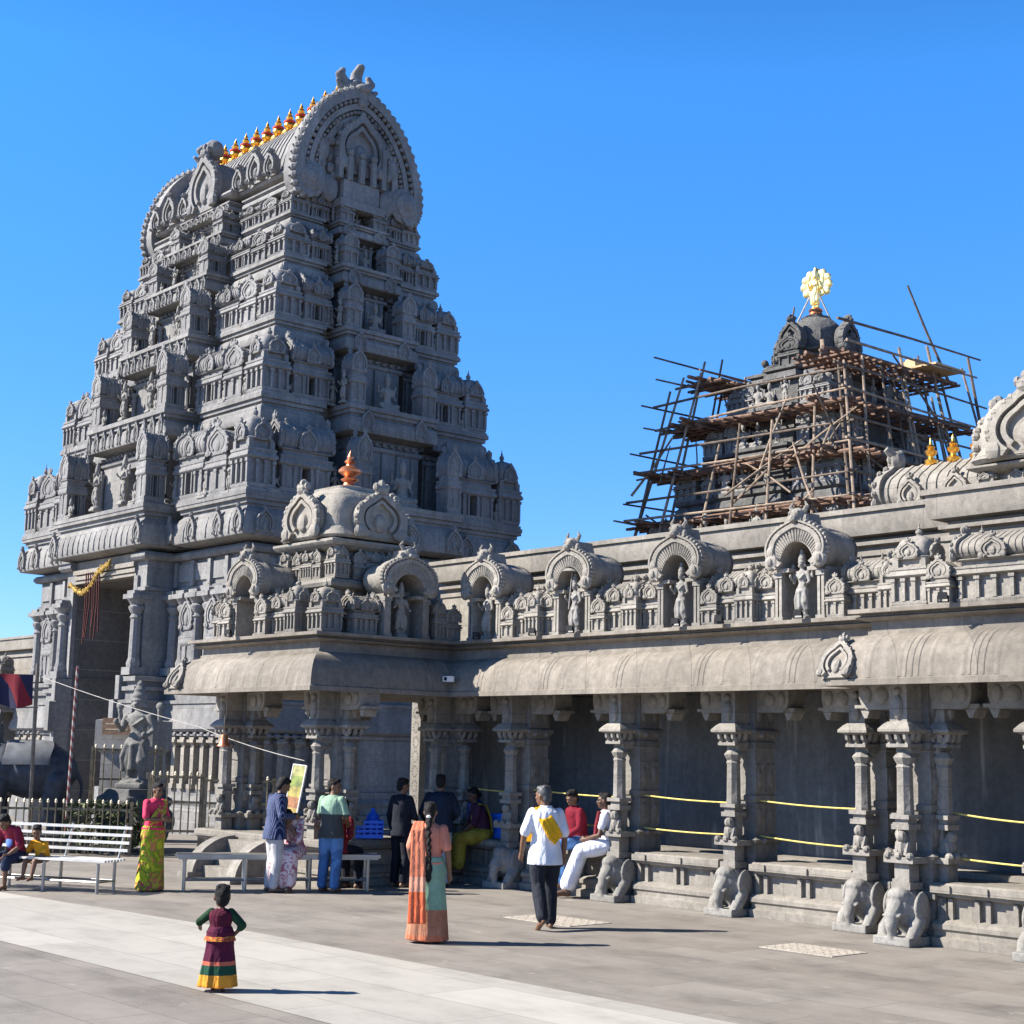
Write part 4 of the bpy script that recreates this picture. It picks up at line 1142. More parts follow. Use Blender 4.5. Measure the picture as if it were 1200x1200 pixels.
vr.rings([[(x, y, zr + 0.3 + q) for y, q in o] for x in (-4.0, 4.0)])
for i in range(34):
    x = -3.95 + i * 7.9 / 33
    so = [(y * 1.018, q * 1.012) for y, q in o]
    vr.rings([[(xx, y, zr + 0.3 + q) for y, q in so] for xx in (x - 0.06, x + 0.06)])
vroof = T_(vr, 'barrel_roof', M['towerc'])
for s in (1, -1):
    gb = MB(); og = leaf(0.975, 0, 3.6, 22); c = (0, 1.5)
    gb.xprism(og, -0.15, 0.2)
    gb.band(og, scale2(og, 0.87, c), -0.42, -0.15)
    gb.band(scale2(og, 0.80, c), scale2(og, 0.72, c), -0.36, -0.15)
    gb.band(scale2(og, 0.64, c), scale2(og, 0.54, c), -0.30, -0.15)
    gb.merge(nasi_plate(1.6, 1.75, 0.3, False, 13), Matrix.Translation((0, -0.15, 1.1)))
    gb.box(-0.75, 0.75, -0.55, -0.1, 0.0, 0.22); gb.box(-0.6, 0.6, -0.45, -0.1, 0.22, 0.8)
    for q in (-0.4, 0, 0.4):
        gb.tube([(q, -0.42, 0.8), (q, -0.42, 1.5)], 0.1, 8); gb.sph((q, -0.42, 1.62), 0.12, 8, 6)
    gb.box(-0.8, -0.66, -0.5, -0.1, 0.8, 2.0); gb.box(0.66, 0.8, -0.5, -0.1, 0.8, 2.0)
    for i in range(1, 44):
        x, q = og[i]
        gb.sph((x * 1.0, -0.28, q), (0.12, 0.16, 0.12), 7, 5)
        gb.tube([(x, -0.25, q), (x * 1.07, -0.25, 1.4 + (q - 1.4) * 1.08)], [0.08, 0.02], 5)
        x2, q2 = scale2(og, 0.84, c)[i]
        gb.sph((x2, -0.36, q2), (0.07, 0.08, 0.07), 6, 4)
        x2, q2 = scale2(og, 0.68, c)[i]
        gb.sph((x2, -0.30, q2), (0.06, 0.08, 0.06), 6, 4)
    for i in range(70):            # crowded small carving over the gable face
        a_ = rnd.uniform(0, 2 * pi); r_ = rnd.uniform(0.45, 1.0)
        gb.sph((1.5 * r_ * math.cos(a_), -0.2, 1.6 + 1.5 * r_ * math.sin(a_)), (rnd.uniform(.05, .13), 0.16, rnd.uniform(.06, .17)), 7, 5)
    for sx in (-1, 1):
        for rr, yy in ((0.55, -0.3), (0.4, -0.38), (0.22, -0.44)): gb.sph((sx * 1.62, yy, 0.6), (rr, 0.12, rr), 14, 6)
        gb.sph((sx * 0.95, -0.25, 0.5), (0.3, 0.15, 0.4), 10, 6)
        gb.sph((sx * 1.2, -0.2, 1.6), (0.25, 0.15, 0.4), 10, 6)
    o_ = T_(gb, 'gable', M['towerc'], vroof); o_.location = (s * (4.05 if s > 0 else 3.75), -0.08, 16.75); o_.rotation_euler = (0, 0, s * pi / 2)
    cb = MB()                  # lion-headed crest
    cb.sph((0, 0, 0.3), (0.42, 0.42, 0.4), 12, 9); cb.sph((0, -0.4, 0.2), (0.25, 0.25, 0.2), 10, 7)
    for sx in (-1, 1):
        cb.sph((sx * 0.2, -0.32, 0.42), 0.11, 8, 6)
        cb.tube([(sx * 0.25, 0, 0.4), (sx * 0.5, 0, 0.75), (sx * 0.42, 0, 0.95)], [0.16, 0.15, 0.1], 8, balls=True)
        cb.tube([(sx * 0.4, 0, 0.2), (sx * 0.62, -0.1, 0.45)], [0.15, 0.08], 7, balls=True)
    cb.tube([(0, 0.0, 0.5), (0, -0.05, 0.9), (0, -0.25, 1.12)], [0.2, 0.17, 0.13], 9, balls=True)
    cb.tube([(0, -0.2, 0.1), (0, -0.35, -0.35)], [0.3, 0.2], 8, balls=True)
    o_ = remesh(cb, 'crest', M['figd'] if 0 else M['towerc'], 0.045, vroof); o_.location = (s * (4.0 if s > 0 else 3.7), -0.08, 20.2); o_.rotation_euler = (0, 0, s * pi / 2); o_.scale = (1.05, 0.95, 0.78)
for x, wd, hh, yy in ((0, 1.5, 1.7, -2.3), (-2.4, 0.7, 0.9, -2.06), (2.4, 0.7, 0.9, -2.06), (-1.55, 0.5, 0.65, -2.06), (1.55, 0.5, 0.65, -2.06), (-3.2, 0.5, 0.65, -2.06), (3.2, 0.5, 0.65, -2.06)):
    dmb = nasi_plate(wd, hh, 0.25, True, 15)
    if x == 0: dmb.xprism(nasi(1.35, 1.55, 24), 0, 1.5); dmb.sph((0, 0.1, hh * 1.12), (0.3, 0.3, 0.3), 10, 7)
    for sg in (1, -1):
        o_ = T_(MB().merge(dmb), 'dormer', M['towerc'], vroof) if sg == 1 else inst(o_, vroof, (0, 0, 0))
        o_.location = (x, sg * yy, zr + (0.05 if x == 0 else 0.3)); o_.rotation_euler = (0, 0, 0 if sg == 1 else pi)
def pot_mb():
    b = MB(); b.lathe([(0.2, 0), (0.26, 0.05), (0.3, 0.16), (0.26, 0.26), (0.13, 0.31), (0.11, 0.35), (0.17, 0.40), (0.22, 0.48), (0.2, 0.56), (0.12, 0.61), (0.19, 0.64), (0.19, 0.67), (0.1, 0.70), (0.13, 0.76), (0.145, 0.82), (0.11, 0.88), (0.06, 0.93), (0.08, 0.96), (0.035, 1.06), (0.0, 1.18)], 16)
    return b
def bandp_mb():
    b = MB(); b.lathe([(0.12, 0.585), (0.215, 0.60), (0.225, 0.635), (0.215, 0.68), (0.12, 0.70)], 16); return b
proto('pot', pot_mb, 'finial', M['gold']); proto('potband', bandp_mb, 'cloth_band', M['red'])
for i in range(11):
    p_ = put('pot', 'finial', tower, (-3.2 + i * 0.62, 0, zr + 2.8), 0, 0.80); put('potband', 'cloth_band', p_)
# ---------------------------------------------------------------- sanctum tower under repair, scaffolding
VX, VY = -25.2, 33.05
vim = empty('sanctum_tower', (VX, VY, 0))
tag(vim, 'dark stone sanctum tower behind the hall roof, wrapped in wooden poles under a gold figure', 'temple tower')
VL = [(3.3, 7.3), (2.75, 8.9), (2.2, 10.15), (1.75, 11.3), (1.35, 12.45)]
vb = MB(); vb.sweep(rect(3.1, 3.1), [(0.4, 0), (0.4, 1.2), (0, 1.3), (0, 6.6), (0.4, 6.7), (0.4, 7.1), (0.1, 7.3)])
vb.build('base_wall', M['vim'], vim)
for k in range(4):
    a, z = VL[k]; a1, z1 = VL[k + 1]; h = z1 - z; wl = a1 - 0.2
    t = MB(); bp = lambda q: baypoly(q, q, q * 0.42, 0.28, q * 0.42, 0.28)
    t.sweep(bp(wl), [(0.15, z), (0.15, z + 0.08 * h), (0, z + 0.1 * h), (0, z + 0.66 * h)])
    t.sweep(bp(a1), [(-0.2, z + 0.66 * h), (-0.03, z + 0.7 * h), (0, z + 0.72 * h), (-0.04, z + 0.86 * h), (-0.1, z + 0.9 * h), (0, z + 0.93 * h), (0, z + h), (-0.7, z + h)])
    for s in (-1, 1):
        for q in range(5):
            x = -wl + 2 * wl * q / 4
            t.box(x - 0.06, x + 0.06, -wl - 0.07, -wl + 0.01, z + 0.1 * h, z + 0.66 * h); t.box(wl - 0.01, wl + 0.07, x - 0.06, x + 0.06, z + 0.1 * h, z + 0.66 * h)
    tr = t.build('storey', M['vim'], vim)
    hk = 0.72 * h
    kw = min(0.9, a - wl + 0.05)
    def mini(key, x, y, rz, sx, sy, sz):
        o = put(key, {'gkuta': 'domed_shrine', 'gsala': 'vaulted_shrine', 'gpanj': 'gabled_shrine'}[key], tr, (x, y, z), rz, (sx, sy, sz))
    kx = a - kw / 2
    for sx, sy in ((-1, -1), (1, -1), (1, 1)): mini('gkuta', sx * kx, sy * kx, 0, kw, kw, hk / 2)
    for s in (-1, 1):
        mini('gpanj', s * a * 0.55, -a + 0.25, 0, kw * 0.8, 0.6, hk / 1.75); mini('gpanj', a - 0.25, s * a * 0.55, pi / 2, kw * 0.8, 0.6, hk / 1.75)
    put('seated', 'statue', tr, (-0.32 * a, -a - 0.05, z), 0, hk / 1.42); put('statue4', 'statue', tr, (0.2 * a, -a - 0.05, z), 0, hk / 2.06)
    put('statue', 'statue', tr, (a + 0.1, 0, z), pi / 2, hk / 2.06)
    put('seated', 'statue', tr, (-a * 0.1, -a - 0.05, z), 0, hk / 1.6)
dm = MB()
dm.lathe([(1.05, 12.45), (1.05, 12.6), (0.8, 12.64), (0.8, 12.95), (1.0, 13.0), (1.04, 13.06), (0.88, 13.12), (0.92, 13.3), (0.9, 13.5), (0.78, 13.75), (0.54, 13.98), (0.4, 14.06), (0.42, 14.1), (0.22, 14.14), (0.14, 14.26), (0.2, 14.3), (0.1, 14.36)], 8, rot=R(22.5))
for i in range(8):
    Tq = Matrix.Rotation(i * pi / 4 + pi / 8 * 0, 4, 'Z') @ Matrix.Translation((0, -0.9, 12.98))
    if i % 2 == 0: dm.merge(nasi_plate(0.78, 0.85, 0.28, True, 11), Tq)
    else: dm.merge(statue_mb(False), Tq @ Matrix.Translation((0, -0.25, -0.6)) @ Matrix.Scale(0.30, 4))
for i in range(4):
    Tq = Matrix.Rotation(i * pi / 2, 4, 'Z') @ Matrix.Translation((0, -1.0, 12.45))
    dm.merge(panjara(0.72, 0.45, 0.95), Tq)
    Tq = Matrix.Rotation(i * pi / 2 + pi / 4, 4, 'Z') @ Matrix.Translation((0, -1.2, 12.45))
    dm.sph((0, 0, 0.18), (0.16, 0.25, 0.16), 8, 6, Tq); dm.sph((0, -0.2, 0.36), 0.11, 8, 6, Tq)
dm.build('dome', M['vim'], vim)
gf = MB(); gs = MB().merge(statue_mb(True), Matrix.Scale(0.56, 4)); gf.merge(gs)
for a in range(9):
    t_ = R(-35 + a * 250 / 8); gf.sph((0.34 * math.cos(t_), 0.06, 0.70 + 0.33 * math.sin(t_)), (0.11, 0.06, 0.11), 8, 6)
gf.lathe([(0.36, 0.0), (0.3, 0.0), (0.3, 0.05)], 3) if 0 else None
gf.rings([[(0.33 * math.cos(2 * pi * j / 24) , y, 0.70 + 0.33 * math.sin(2 * pi * j / 24)) for j in range(24)] for y in (0.03, 0.11)])
M['gilt'] = plain('bright_gilt', (1.0, 0.80, 0.34), 0.32, 0.75, 0.1, 6)
fig = remesh(gf, 'gilded_figure', M['gilt'], 0.018, vim); fig.location = (0, 0, 14.3); fig.rotation_euler = (0, 0, R(10)); fig.scale = (1.12, 1.12, 1.12)
pd = MB(); pd.lathe([(0.2, 14.2), (0.16, 14.28), (0.2, 14.34), (0.12, 14.4)], 14); pd.build('finial', M['copper'], vim)
M['pole'] = plain('weathered_pole', (0.25, 0.19, 0.14), 0.85, 0, 0.45, 5)
M['poled'] = plain('dark_pole', (0.13, 0.098, 0.074), 0.85, 0, 0.45, 5)
M['thatch'] = plain('platform_poles', (0.17, 0.105, 0.075), 0.9, 0, 0.5, 4)
M['rope'] = plain('pale_rope', (0.36, 0.34, 0.31), 0.8)
for s in (-1, 1):
    r_ = MB(); r_.tube([(0.16 * s, -0.05, 14.75), (0.62 * s, 0.45 * s - 0.1, 13.3)], 0.025, 6); r_.build('stay_rope', M['rope'], vim)

scf = empty('wooden_scaffolding', (VX, VY, 0))
tag(scf, 'rickety scaffolding of wooden poles and brown plank platforms around the dark sanctum tower', 'scaffolding')
q = random.Random(21)
j = lambda v=0.2: q.uniform(-v, v)
def pole(p0, p1, r=0.045, m='pole'):
    a, b = Vector(p0), Vector(p1); mid = (a + b) / 2 + Vector((j(.05), j(.05), j(.05)))
    b_ = MB(); b_.tube([a, mid, b], [r * 0.95, r * 0.8, r * 0.65], 7)
    return b_.build('pole', M[m], scf)
half_ = lambda z: 3.62 - 0.19 * (z - 7.5)
levels = (8.35, 9.7, 11.05, 12.35)
corner = lambda sx, sy, z: (sx * half_(z), sy * half_(z), z)
sides = [(-1, -1, 1, -1), (1, -1, 1, 1), (-1, 1, -1, -1)]
for si, (ax, ay, bx, by) in enumerate(sides):
    n = 6
    for i in range(n + 1):
        f = i / n; zt = q.uniform(11.6, 13.0) if si != 0 else (q.uniform(9.9, 11.4) if 1 < i < n else q.uniform(11.8, 13.0))
        h0, h1 = half_(5.2), half_(zt)
        x = ax + (bx - ax) * f; y = ay + (by - ay) * f
        pole((x * h0 + j(), y * h0 + j(), 5.2), (x * h1 + j(.2), y * h1 + j(.2), zt), 0.05, 'pole' if (i + si) % 3 else 'poled')
        if si and i % 2: pole((x * (h0 - 0.8) + j(), y * (h0 - 0.8) + j(), 5.2), (x * (h1 - 0.5) + j(.2), y * (h1 - 0.5) + j(.2), zt + j(.4)), 0.045, 'poled')
    for k, z in enumerate(levels):
        hh = half_(z)
        if si == 0 and k == 3: continue
        for dz in (0, 0.55):
            pole((ax * hh * 1.12 + j(), ay * hh * (1.12 if ax == bx else 1) + j(), z + dz + j(.08)), (bx * hh * 1.12 + j(), by * hh * (1.12 if ax == bx else 1) + j(), z + dz + j(.08)), 0.04, 'pole' if dz == 0 else 'poled')
        # platform: a bed of rough poles on one mesh
        ins = hh - 1.0 - 0.1 * k
        pf = MB()
        for t in range(12):
            o_ = hh - 0.05 - (hh - ins) * t / 11
            L0, L1 = -hh * q.uniform(0.8, 1.22), hh * q.uniform(0.75, 1.2)
            if si == 0: p0, p1 = (L0, -o_, z - 0.1 + j(.05)), (L1, -o_ + j(.3), z - 0.1 + j(.12))
            elif si == 1: p0, p1 = (o_, L0, z - 0.1 + j(.05)), (o_ + j(.3), L1, z - 0.1 + j(.12))
            else: p0, p1 = (-o_, L0, z - 0.1 + j(.05)), (-o_ + j(.3), L1, z - 0.1 + j(.12))
            pf.tube([p0, p1], q.uniform(0.025, 0.055), 6)
        for t in range(14):
            f = (t + 0.5) / 14 * 2 - 1; f += j(.05)
            if si == 0: p0, p1 = (f * hh, -hh * 1.08, z - 0.2), (f * hh, -ins + 0.2, z - 0.2)
            elif si == 1: p0, p1 = (hh * 1.08, f * hh, z - 0.2), (ins - 0.2, f * hh, z - 0.2)
            else: p0, p1 = (-hh * 1.08, f * hh, z - 0.2), (-ins + 0.2, f * hh, z - 0.2)
            pf.tube([p0, p1], 0.04, 5)
        pf.build('platform', M['thatch'], scf)
    for k in range(4):
        z0 = 6.4 + k * 1.3; z1 = z0 + 2.2; f0, f1 = q.uniform(-0.9, 0.9), q.uniform(-0.9, 0.9)
        if si == 0 and k == 3: continue
        h0, h1 = half_(z0) + 0.06, half_(z1) + 0.06
        if si == 0: pole((f0 * h0, -h0, z0), (f1 * h1, -h1, z1), 0.04)
        elif si == 1: pole((h0, f0 * h0, z0), (h1, f1 * h1, z1), 0.04, 'poled')
        else: pole((-h0, f0 * h0, z0), (-h1, f1 * h1, z1), 0.04, 'poled')
for t in range(26):              # odd braces, ledger ends and spare poles
    si = t % 3; z0 = q.uniform(6.6, 11.2); f0 = q.uniform(-1, 1); f1 = f0 + q.uniform(-0.7, 0.7); z1 = z0 + q.uniform(0.3, 1.9); e0 = half_(z0) + j(.35); e1 = half_(z1) + j(.35)
    if si == 0: z0 = min(z0, 9.4); z1 = min(z1, 10.6); pole((f0 * e0, -e0, z0), (f1 * e1, -e1, z1), q.uniform(.025, .042))
    elif si == 1: pole((e0, f0 * e0, z0), (e1, f1 * e1, z1), q.uniform(.025, .042), 'poled')
    else: pole((-e0, f0 * e0, z0), (-e1, f1 * e1, z1), q.uniform(.025, .042), 'pole' if t % 2 else 'poled')
for s in (0, 0.16): pole((2.6 + s, -2.6, 6.2), (0.75 + s * 0.3, -0.75, 13.2), 0.06, 'pole')
pole((3.7, 0.2, 6.8), (2.4, 0.4, 12.9), 0.06); pole((3.6, 2.0, 6.8), (2.6, 1.4, 13.1), 0.06); pole((3.6, 3.3, 7), (2.9, 2.9, 13.0), 0.06, 'poled')
pole((-1.9, 0.9, 12.2), (-1.6, 1.1, 15.0), 0.04, 'poled'); pole((-1.5, 1.2, 12.2), (-1.35, 1.2, 14.6), 0.04, 'poled')
pole((2.3, 2.9, 12.4), (1.7, 1.9, 15.1), 0.045, 'poled')
sh = MB(); sh.box(1.9, 3.2, 0.9, 2.3, 12.42, 12.47); sh.box(2.0, 2.5, 1.0, 2.0, 12.47, 12.75, tp=0.1)
o = sh.build('tarpaulin', plain('tan_tarpaulin', (0.45, 0.32, 0.17), 0.8), scf)

# ---------------------------------------------------------------- low hall to the left of the gateway tower
lw = empty('side_hall', (-54, 21, 0)); tag(lw, 'low stone side hall seen at the far left behind the gateway tower', 'temple hall')
b = MB(); b.sweep(rect(9.4, 2.2), [(0, 0), (0, 3.0)] + [(o + 0.1, z + 0.0) for o, z in EV[2:]])
b.build('eave', M['hall'], lw)
b = MB(); b.sweep(rect(9.35, 1.6, 0, 0.5), [(0, 3.8), (0, 4.7), (0.05, 4.72), (0.05, 4.8), (-0.04, 4.82), (-0.04, 4.9), (0.14, 4.94), (0.16, 5.25), (0.2, 5.27), (0.2, 5.34), (-0.3, 5.345)])
b.build('parapet', M['hall'], lw)
for i in range(7):
    put('hsala' if i % 2 else 'bkuta', 'vaulted_shrine' if i % 2 else 'domed_shrine', lw, (9.0 - i * 0.9, -1.95, 3.885), 0, (1.1, 1.1, 1.0) if i % 2 else 0.7)
for i in range(6):
    p_ = put('pier', 'pillar', lw, (8.6 - i * 2.2, -2.5, 0))

# ---------------------------------------------------------------- guardian statue, elephant
M['guard'] = stone('guardian_stone', (0.17, 0.165, 0.155), (0.23, 0.225, 0.21), carve=0.2, stain=0.4, scale=2.0)
gst = remesh(statue_mb(True), 'guardian_statue', M['guard'], 0.016, smooth=2)
gst.location = (-28.5, 14.95, 1.22); gst.rotation_euler = (0, 0, R(28)); gst.scale = (1.4, 1.3, 1.06)
tag(gst, 'tall dark stone statue of a crowned four-armed guardian beside the gateway', 'statue')
pdm = MB()
for i in range(26): pdm.sph((j(.5), j(.4), 0.3 + q.random() * 0.55), (0.35 + q.random() * 0.2, 0.3, 0.3), 10, 7)
pdm.sweep(rect(0.55, 0.42), [(0.1, 0.9), (0.1, 1.05), (0, 1.08), (0, 1.22)])
o = remesh(pdm, 'statue_pedestal', M['dark'], 0.045, smooth=1); o.location = (-28.5, 14.95, 0)
tag(o, 'rough dark rock pedestal under the four-armed guardian statue', 'pedestal')
def elephant_mb():
    e = MB()                                                       # faces +y, feet on z = 0
    e.sph((0, -0.35, 1.42), (0.62, 0.95, 0.66), 18, 12); e.sph((0, 0.35, 1.45), (0.56, 0.6, 0.62), 16, 11)
    for sx in (-1, 1):
        e.tube([(sx * 0.32, 0.42, 1.2), (sx * 0.34, 0.48, 0.62), (sx * 0.33, 0.45, 0.1), (sx * 0.33, 0.45, 0.0)], [0.27, 0.2, 0.19, 0.2], 12, balls=True)
        e.tube([(sx * 0.33, -0.85, 1.2), (sx * 0.35, -0.78, 0.66), (sx * 0.34, -0.9, 0.12), (sx * 0.34, -0.88, 0.0)], [0.3, 0.21, 0.18, 0.2], 12, balls=True)
        e.sph((sx * 0.50, 0.86, 1.52), (0.09, 0.30, 0.42), 12, 9)
        e.tube([(sx * 0.2, 1.25, 1.3), (sx * 0.24, 1.5, 1.12), (sx * 0.22, 1.75, 1.16)], [0.06, 0.05, 0.02], 8)
        e.sph((sx * 0.2, 1.12, 1.95), (0.16, 0.18, 0.14), 10, 7)
        e.sph((sx * 0.3, 1.2, 1.66), 0.045, 8, 6)
    e.sph((0, 1.02, 1.66), (0.4, 0.42, 0.46), 14, 10)
    e.tube([(0, 1.3, 1.55), (0, 1.5, 1.2), (0, 1.56, 0.8), (0, 1.5, 0.45), (0, 1.62, 0.25), (0, 1.78, 0.28)], [0.24, 0.18, 0.14, 0.11, 0.085, 0.06], 11, balls=True)
    e.tube([(0, -1.22, 1.5), (0, -1.38, 1.1), (0, -1.36, 0.7)], [0.06, 0.045, 0.03], 8)
    return e
M['ele'] = plain('painted_dark_stone', (0.035, 0.042, 0.055), 0.55, 0, 0.4, 6)
el = remesh(elephant_mb(), 'elephant_statue', M['ele'], 0.03, smooth=2)
el.location = (-29.55, 13.0, 0.32); el.rotation_euler = (0, 0, R(147)); el.scale = (0.86,) * 3
tag(el, 'life-size dark elephant statue with a grey saddle cloth behind the fence', 'statue')
cl = MB(); 
cl.rings([[(0.66 * k_ * math.cos(t), y + 0.03 * math.sin(5 * t), 1.42 + 0.71 * k_ * math.sin(t)) for t in [R(12 + 156 * i / 20) for i in range(21)]] + [(0.62 * k_ * math.cos(t), y, 1.42 + 0.67 * k_ * math.sin(t)) for t in [R(168 - 156 * i / 20) for i in range(21)]] for y, k_ in ((-0.72, 0.96), (-0.5, 1.0), (-0.2, 1.0), (0.1, 0.98), (0.32, 0.96))])
cl.build('saddle_cloth', plain('grey_saddle_cloth', (0.13, 0.135, 0.14), 0.7, 0, 0.3, 5), el)
rd = MB(); rd.merge(seated_mb(), Matrix.Translation((0, 0.55, 1.95)) @ Matrix.Rotation(pi, 4, 'Z') @ Matrix.Scale(0.62, 4))
o = remesh(rd, 'carved_rider', M['figd'], 0.02, el)
bs = MB(); bs.box(-1.0, 1.0, -1.5, 2.0, -0.37, 0.02); bs.build('plinth', M['dark'], el)
# ---------------------------------------------------------------- fence, gate, poles, cloth, ropes
M['bar'] = plain('tarnished_bar', (0.20, 0.16, 0.10), 0.45, 0.4, 0.4, 8)
M['tip'] = plain('pale_spear_tip', (0.62, 0.56, 0.42), 0.4, 0.3)
def fence(name, p0, p1, zt, zb, lab, cat, n, tips=True, rails=(0.12, 0.8)):
    a, b_ = Vector((*p0, 0)), Vector((*p1, 0)); L = (b_ - a).length
    f = empty(name, a, math.atan2(b_.y - a.y, b_.x - a.x)); tag(f, lab, cat)
    for r_ in rails:
        m = MB(); z = zb + (zt - zb) * r_; m.box(0, L, -0.02, 0.02, z - 0.022, z + 0.022); m.build('rail', M['bar'], f)
    for i in range(n):
        x = L * (i + 0.5) / n
        m = MB(); m.box(x - 0.013, x + 0.013, -0.036, -0.021, zb, zt - 0.09) if 0 else m.tube([(x, -0.034, zb), (x, -0.034, zt - 0.08)], 0.014, 6)
        o = m.build('bar', M['bar'], f)
        if tips:
            t = MB(); t.lathe([(0.016, zt - 0.09), (0.03, zt - 0.07), (0.02, zt - 0.055), (0.032, zt - 0.04), (0.0, zt)], 7, (x, -0.034, 0)); t.build('spear_tip', M['tip'], o)
    for x in (0, L):
        m = MB(); m.box(x - 0.03, x + 0.03, 0.021, 0.08, 0, zt - 0.05); m.build('post', M['bar'], f)
    return f
fence('metal_fence', (-30.3, 10.25), (-26.9, 14.06), 1.06, 0.05, 'row of thin tarnished bars with pale spear tips behind the white bench', 'fence', 34)
fence('metal_gate', (-26.6, 14.25), (-25.95, 15.0), 1.62, 0.45, 'taller metal grille panel left of the porch pillar', 'gate', 7, True, (0.04, 0.5, 0.9))
fence('metal_gate', (-25.9, 15.05), (-25.0, 16.0), 1.56, 0.5, 'second lower metal grille panel nearest the porch pillar', 'gate', 6, True, (0.06, 0.5, 0.9))
fence('doorway_fence', (-31.0, 15.2), (-30.0, 16.3), 2.1, 0.6, 'rusty brown grille standing beside the tower doorway behind the striped pole', 'fence', 8, True, (0.06, 0.5, 0.92))
M['steel'] = plain('dull_pole', (0.16, 0.13, 0.10), 0.5, 0.3)
p = MB(); p.tube([(-28.55, 12.8, 0), (-28.45, 12.7, 3.62)], 0.04, 8); tag(p.build('flag_pole', M['steel']), 'dark straight pole standing in front of the elephant statue', 'pole')
p = MB(); p.tube([(-28.3, 13.42, 0), (-28.28, 13.45, 3.6)], 0.03, 8)
def tape():
    m, N, L, P = _mat('taped_pole'); tc = _n(N, 'ShaderNodeNewGeometry'); wv = _n(N, 'ShaderNodeTexWave', Scale=3.2); wv.bands_direction = 'DIAGONAL'
    L.new(tc.outputs['Position'], wv.inputs['Vector']); r = _ramp(N, [(0, (0.34, 0.3, 0.27)), (0.5, (0.2, 0.05, 0.045))], 'CONSTANT'); L.new(wv.outputs[0], r.inputs[0]); L.new(r.outputs[0], P.inputs['Base Color']); return m
tag(p.build('striped_pole', tape()), 'thin pole wound with red and white tape right of the elephant', 'pole')
def flagmat():
    m, N, L, P = _mat('red_blue_cloth'); tc = _n(N, 'ShaderNodeTexCoord'); no = _n(N, 'ShaderNodeTexWave', Scale=0.62, Distortion=2.5); no.bands_direction = 'DIAGONAL'
    L.new(tc.outputs['Object'], no.inputs['Vector']); r = _ramp(N, [(0, (0.20, 0.012, 0.022)), (0.5, (0.016, 0.016, 0.05))], 'CONSTANT'); L.new(no.outputs[0], r.inputs[0]); L.new(r.outputs[0], P.inputs['Base Color']); P.inputs['Roughness'].default_value = 0.9; return m
fl = MB(); nx = 18; top = []; 
a, b_ = Vector((-29.9, 11.05, 3.42)), Vector((-28.46, 12.62, 3.4))
rs = []
for i in range(nx + 1):
    f = i / nx; c = a.lerp(b_, f); w_ = 0.05 * math.sin(i * 1.3); 
    drop = 0.72 - 0.12 * f + 0.05 * math.sin(i * 0.9)
    n_ = Vector((0.74, -0.67, 0))
    rs.append([tuple(c + n_ * 0.01), tuple(c + n_ * (w_ + 0.01) + Vector((0, 0, -drop * 0.5))), tuple(c + n_ * (w_ * 1.6 + 0.01) + Vector((0, 0, -drop))), tuple(c + n_ * (w_ * 1.6 - 0.01) + Vector((0, 0, -drop))), tuple(c + n_ * (w_ - 0.01) + Vector((0, 0, -drop * 0.5))), tuple(c - n_ * 0.01)])
fl.rings(rs); tag(fl.build('banner', flagmat()), 'red and dark blue cloth banner hanging at the left edge above the elephant', 'banner')
def cable(name, pts, r, mat, lab, cat, sag=0.0, group=None):
    m = MB(); out = []
    for i in range(len(pts) - 1):
        a, b = Vector(pts[i]), Vector(pts[i + 1])
        for t in range(8):
            f = t / 8; p_ = a.lerp(b, f); p_.z -= sag * 4 * f * (1 - f); out.append(p_)
    out.append(Vector(pts[-1])); m.tube(out, r, 6)
    return tag(m.build(name, mat), lab, cat, group)
cable('rope', [(-28.45, 12.75, 3.38), (-23.3, 13.35, 2.42), (-20.42, 13.62, 1.9)], 0.0065, M['rope'], 'pale rope running down from the pole by the elephant into the porch', 'rope', 0.04)
M['yrope'] = plain('yellow_rope', (0.62, 0.50, 0.13), 0.7)
Y = 16.5
seg = [(-20.0, -18.6), (-18.25, -16.15), (-15.85, -13.98), (-13.66, -11.9)]
labs = [('upper', 'between the porch corner and the first elephant pillar'), ('upper', 'between the first and second elephant pillars'), ('upper', 'between the second and third elephant pillars'), ('upper', 'between the third elephant pillar and the right pillar pair')]
for (x0, x1), (u, t) in zip(seg, labs):
    cable('yellow_rope', [(x0, Y, 1.5 + 0.02), (x1, Y, 1.47)], 0.011, M['yrope'], 'upper yellow rope strung ' + t, 'rope', 0.02, 'yellow ropes strung between the hall pillars')
    cable('yellow_rope', [(x0, Y, 1.05), (x1, Y, 0.98 if x0 > -14 else 1.04)], 0.011, M['yrope'], 'lower yellow rope strung ' + t, 'rope', 0.02, 'yellow ropes strung between the hall pillars')
cable('yellow_rope', [(-10.3, 16.0, 1.5), (-8.95, 16.0, 1.42)], 0.011, M['yrope'], 'upper yellow rope at the right edge beyond the pillar pair', 'rope', 0.02, 'yellow ropes strung between the hall pillars')
cable('yellow_rope', [(-10.3, 16.0, 0.98), (-8.95, 16.0, 0.94)], 0.011, M['yrope'], 'lower yellow rope at the right edge beyond the pillar pair', 'rope', 0.01, 'yellow ropes strung between the hall pillars')
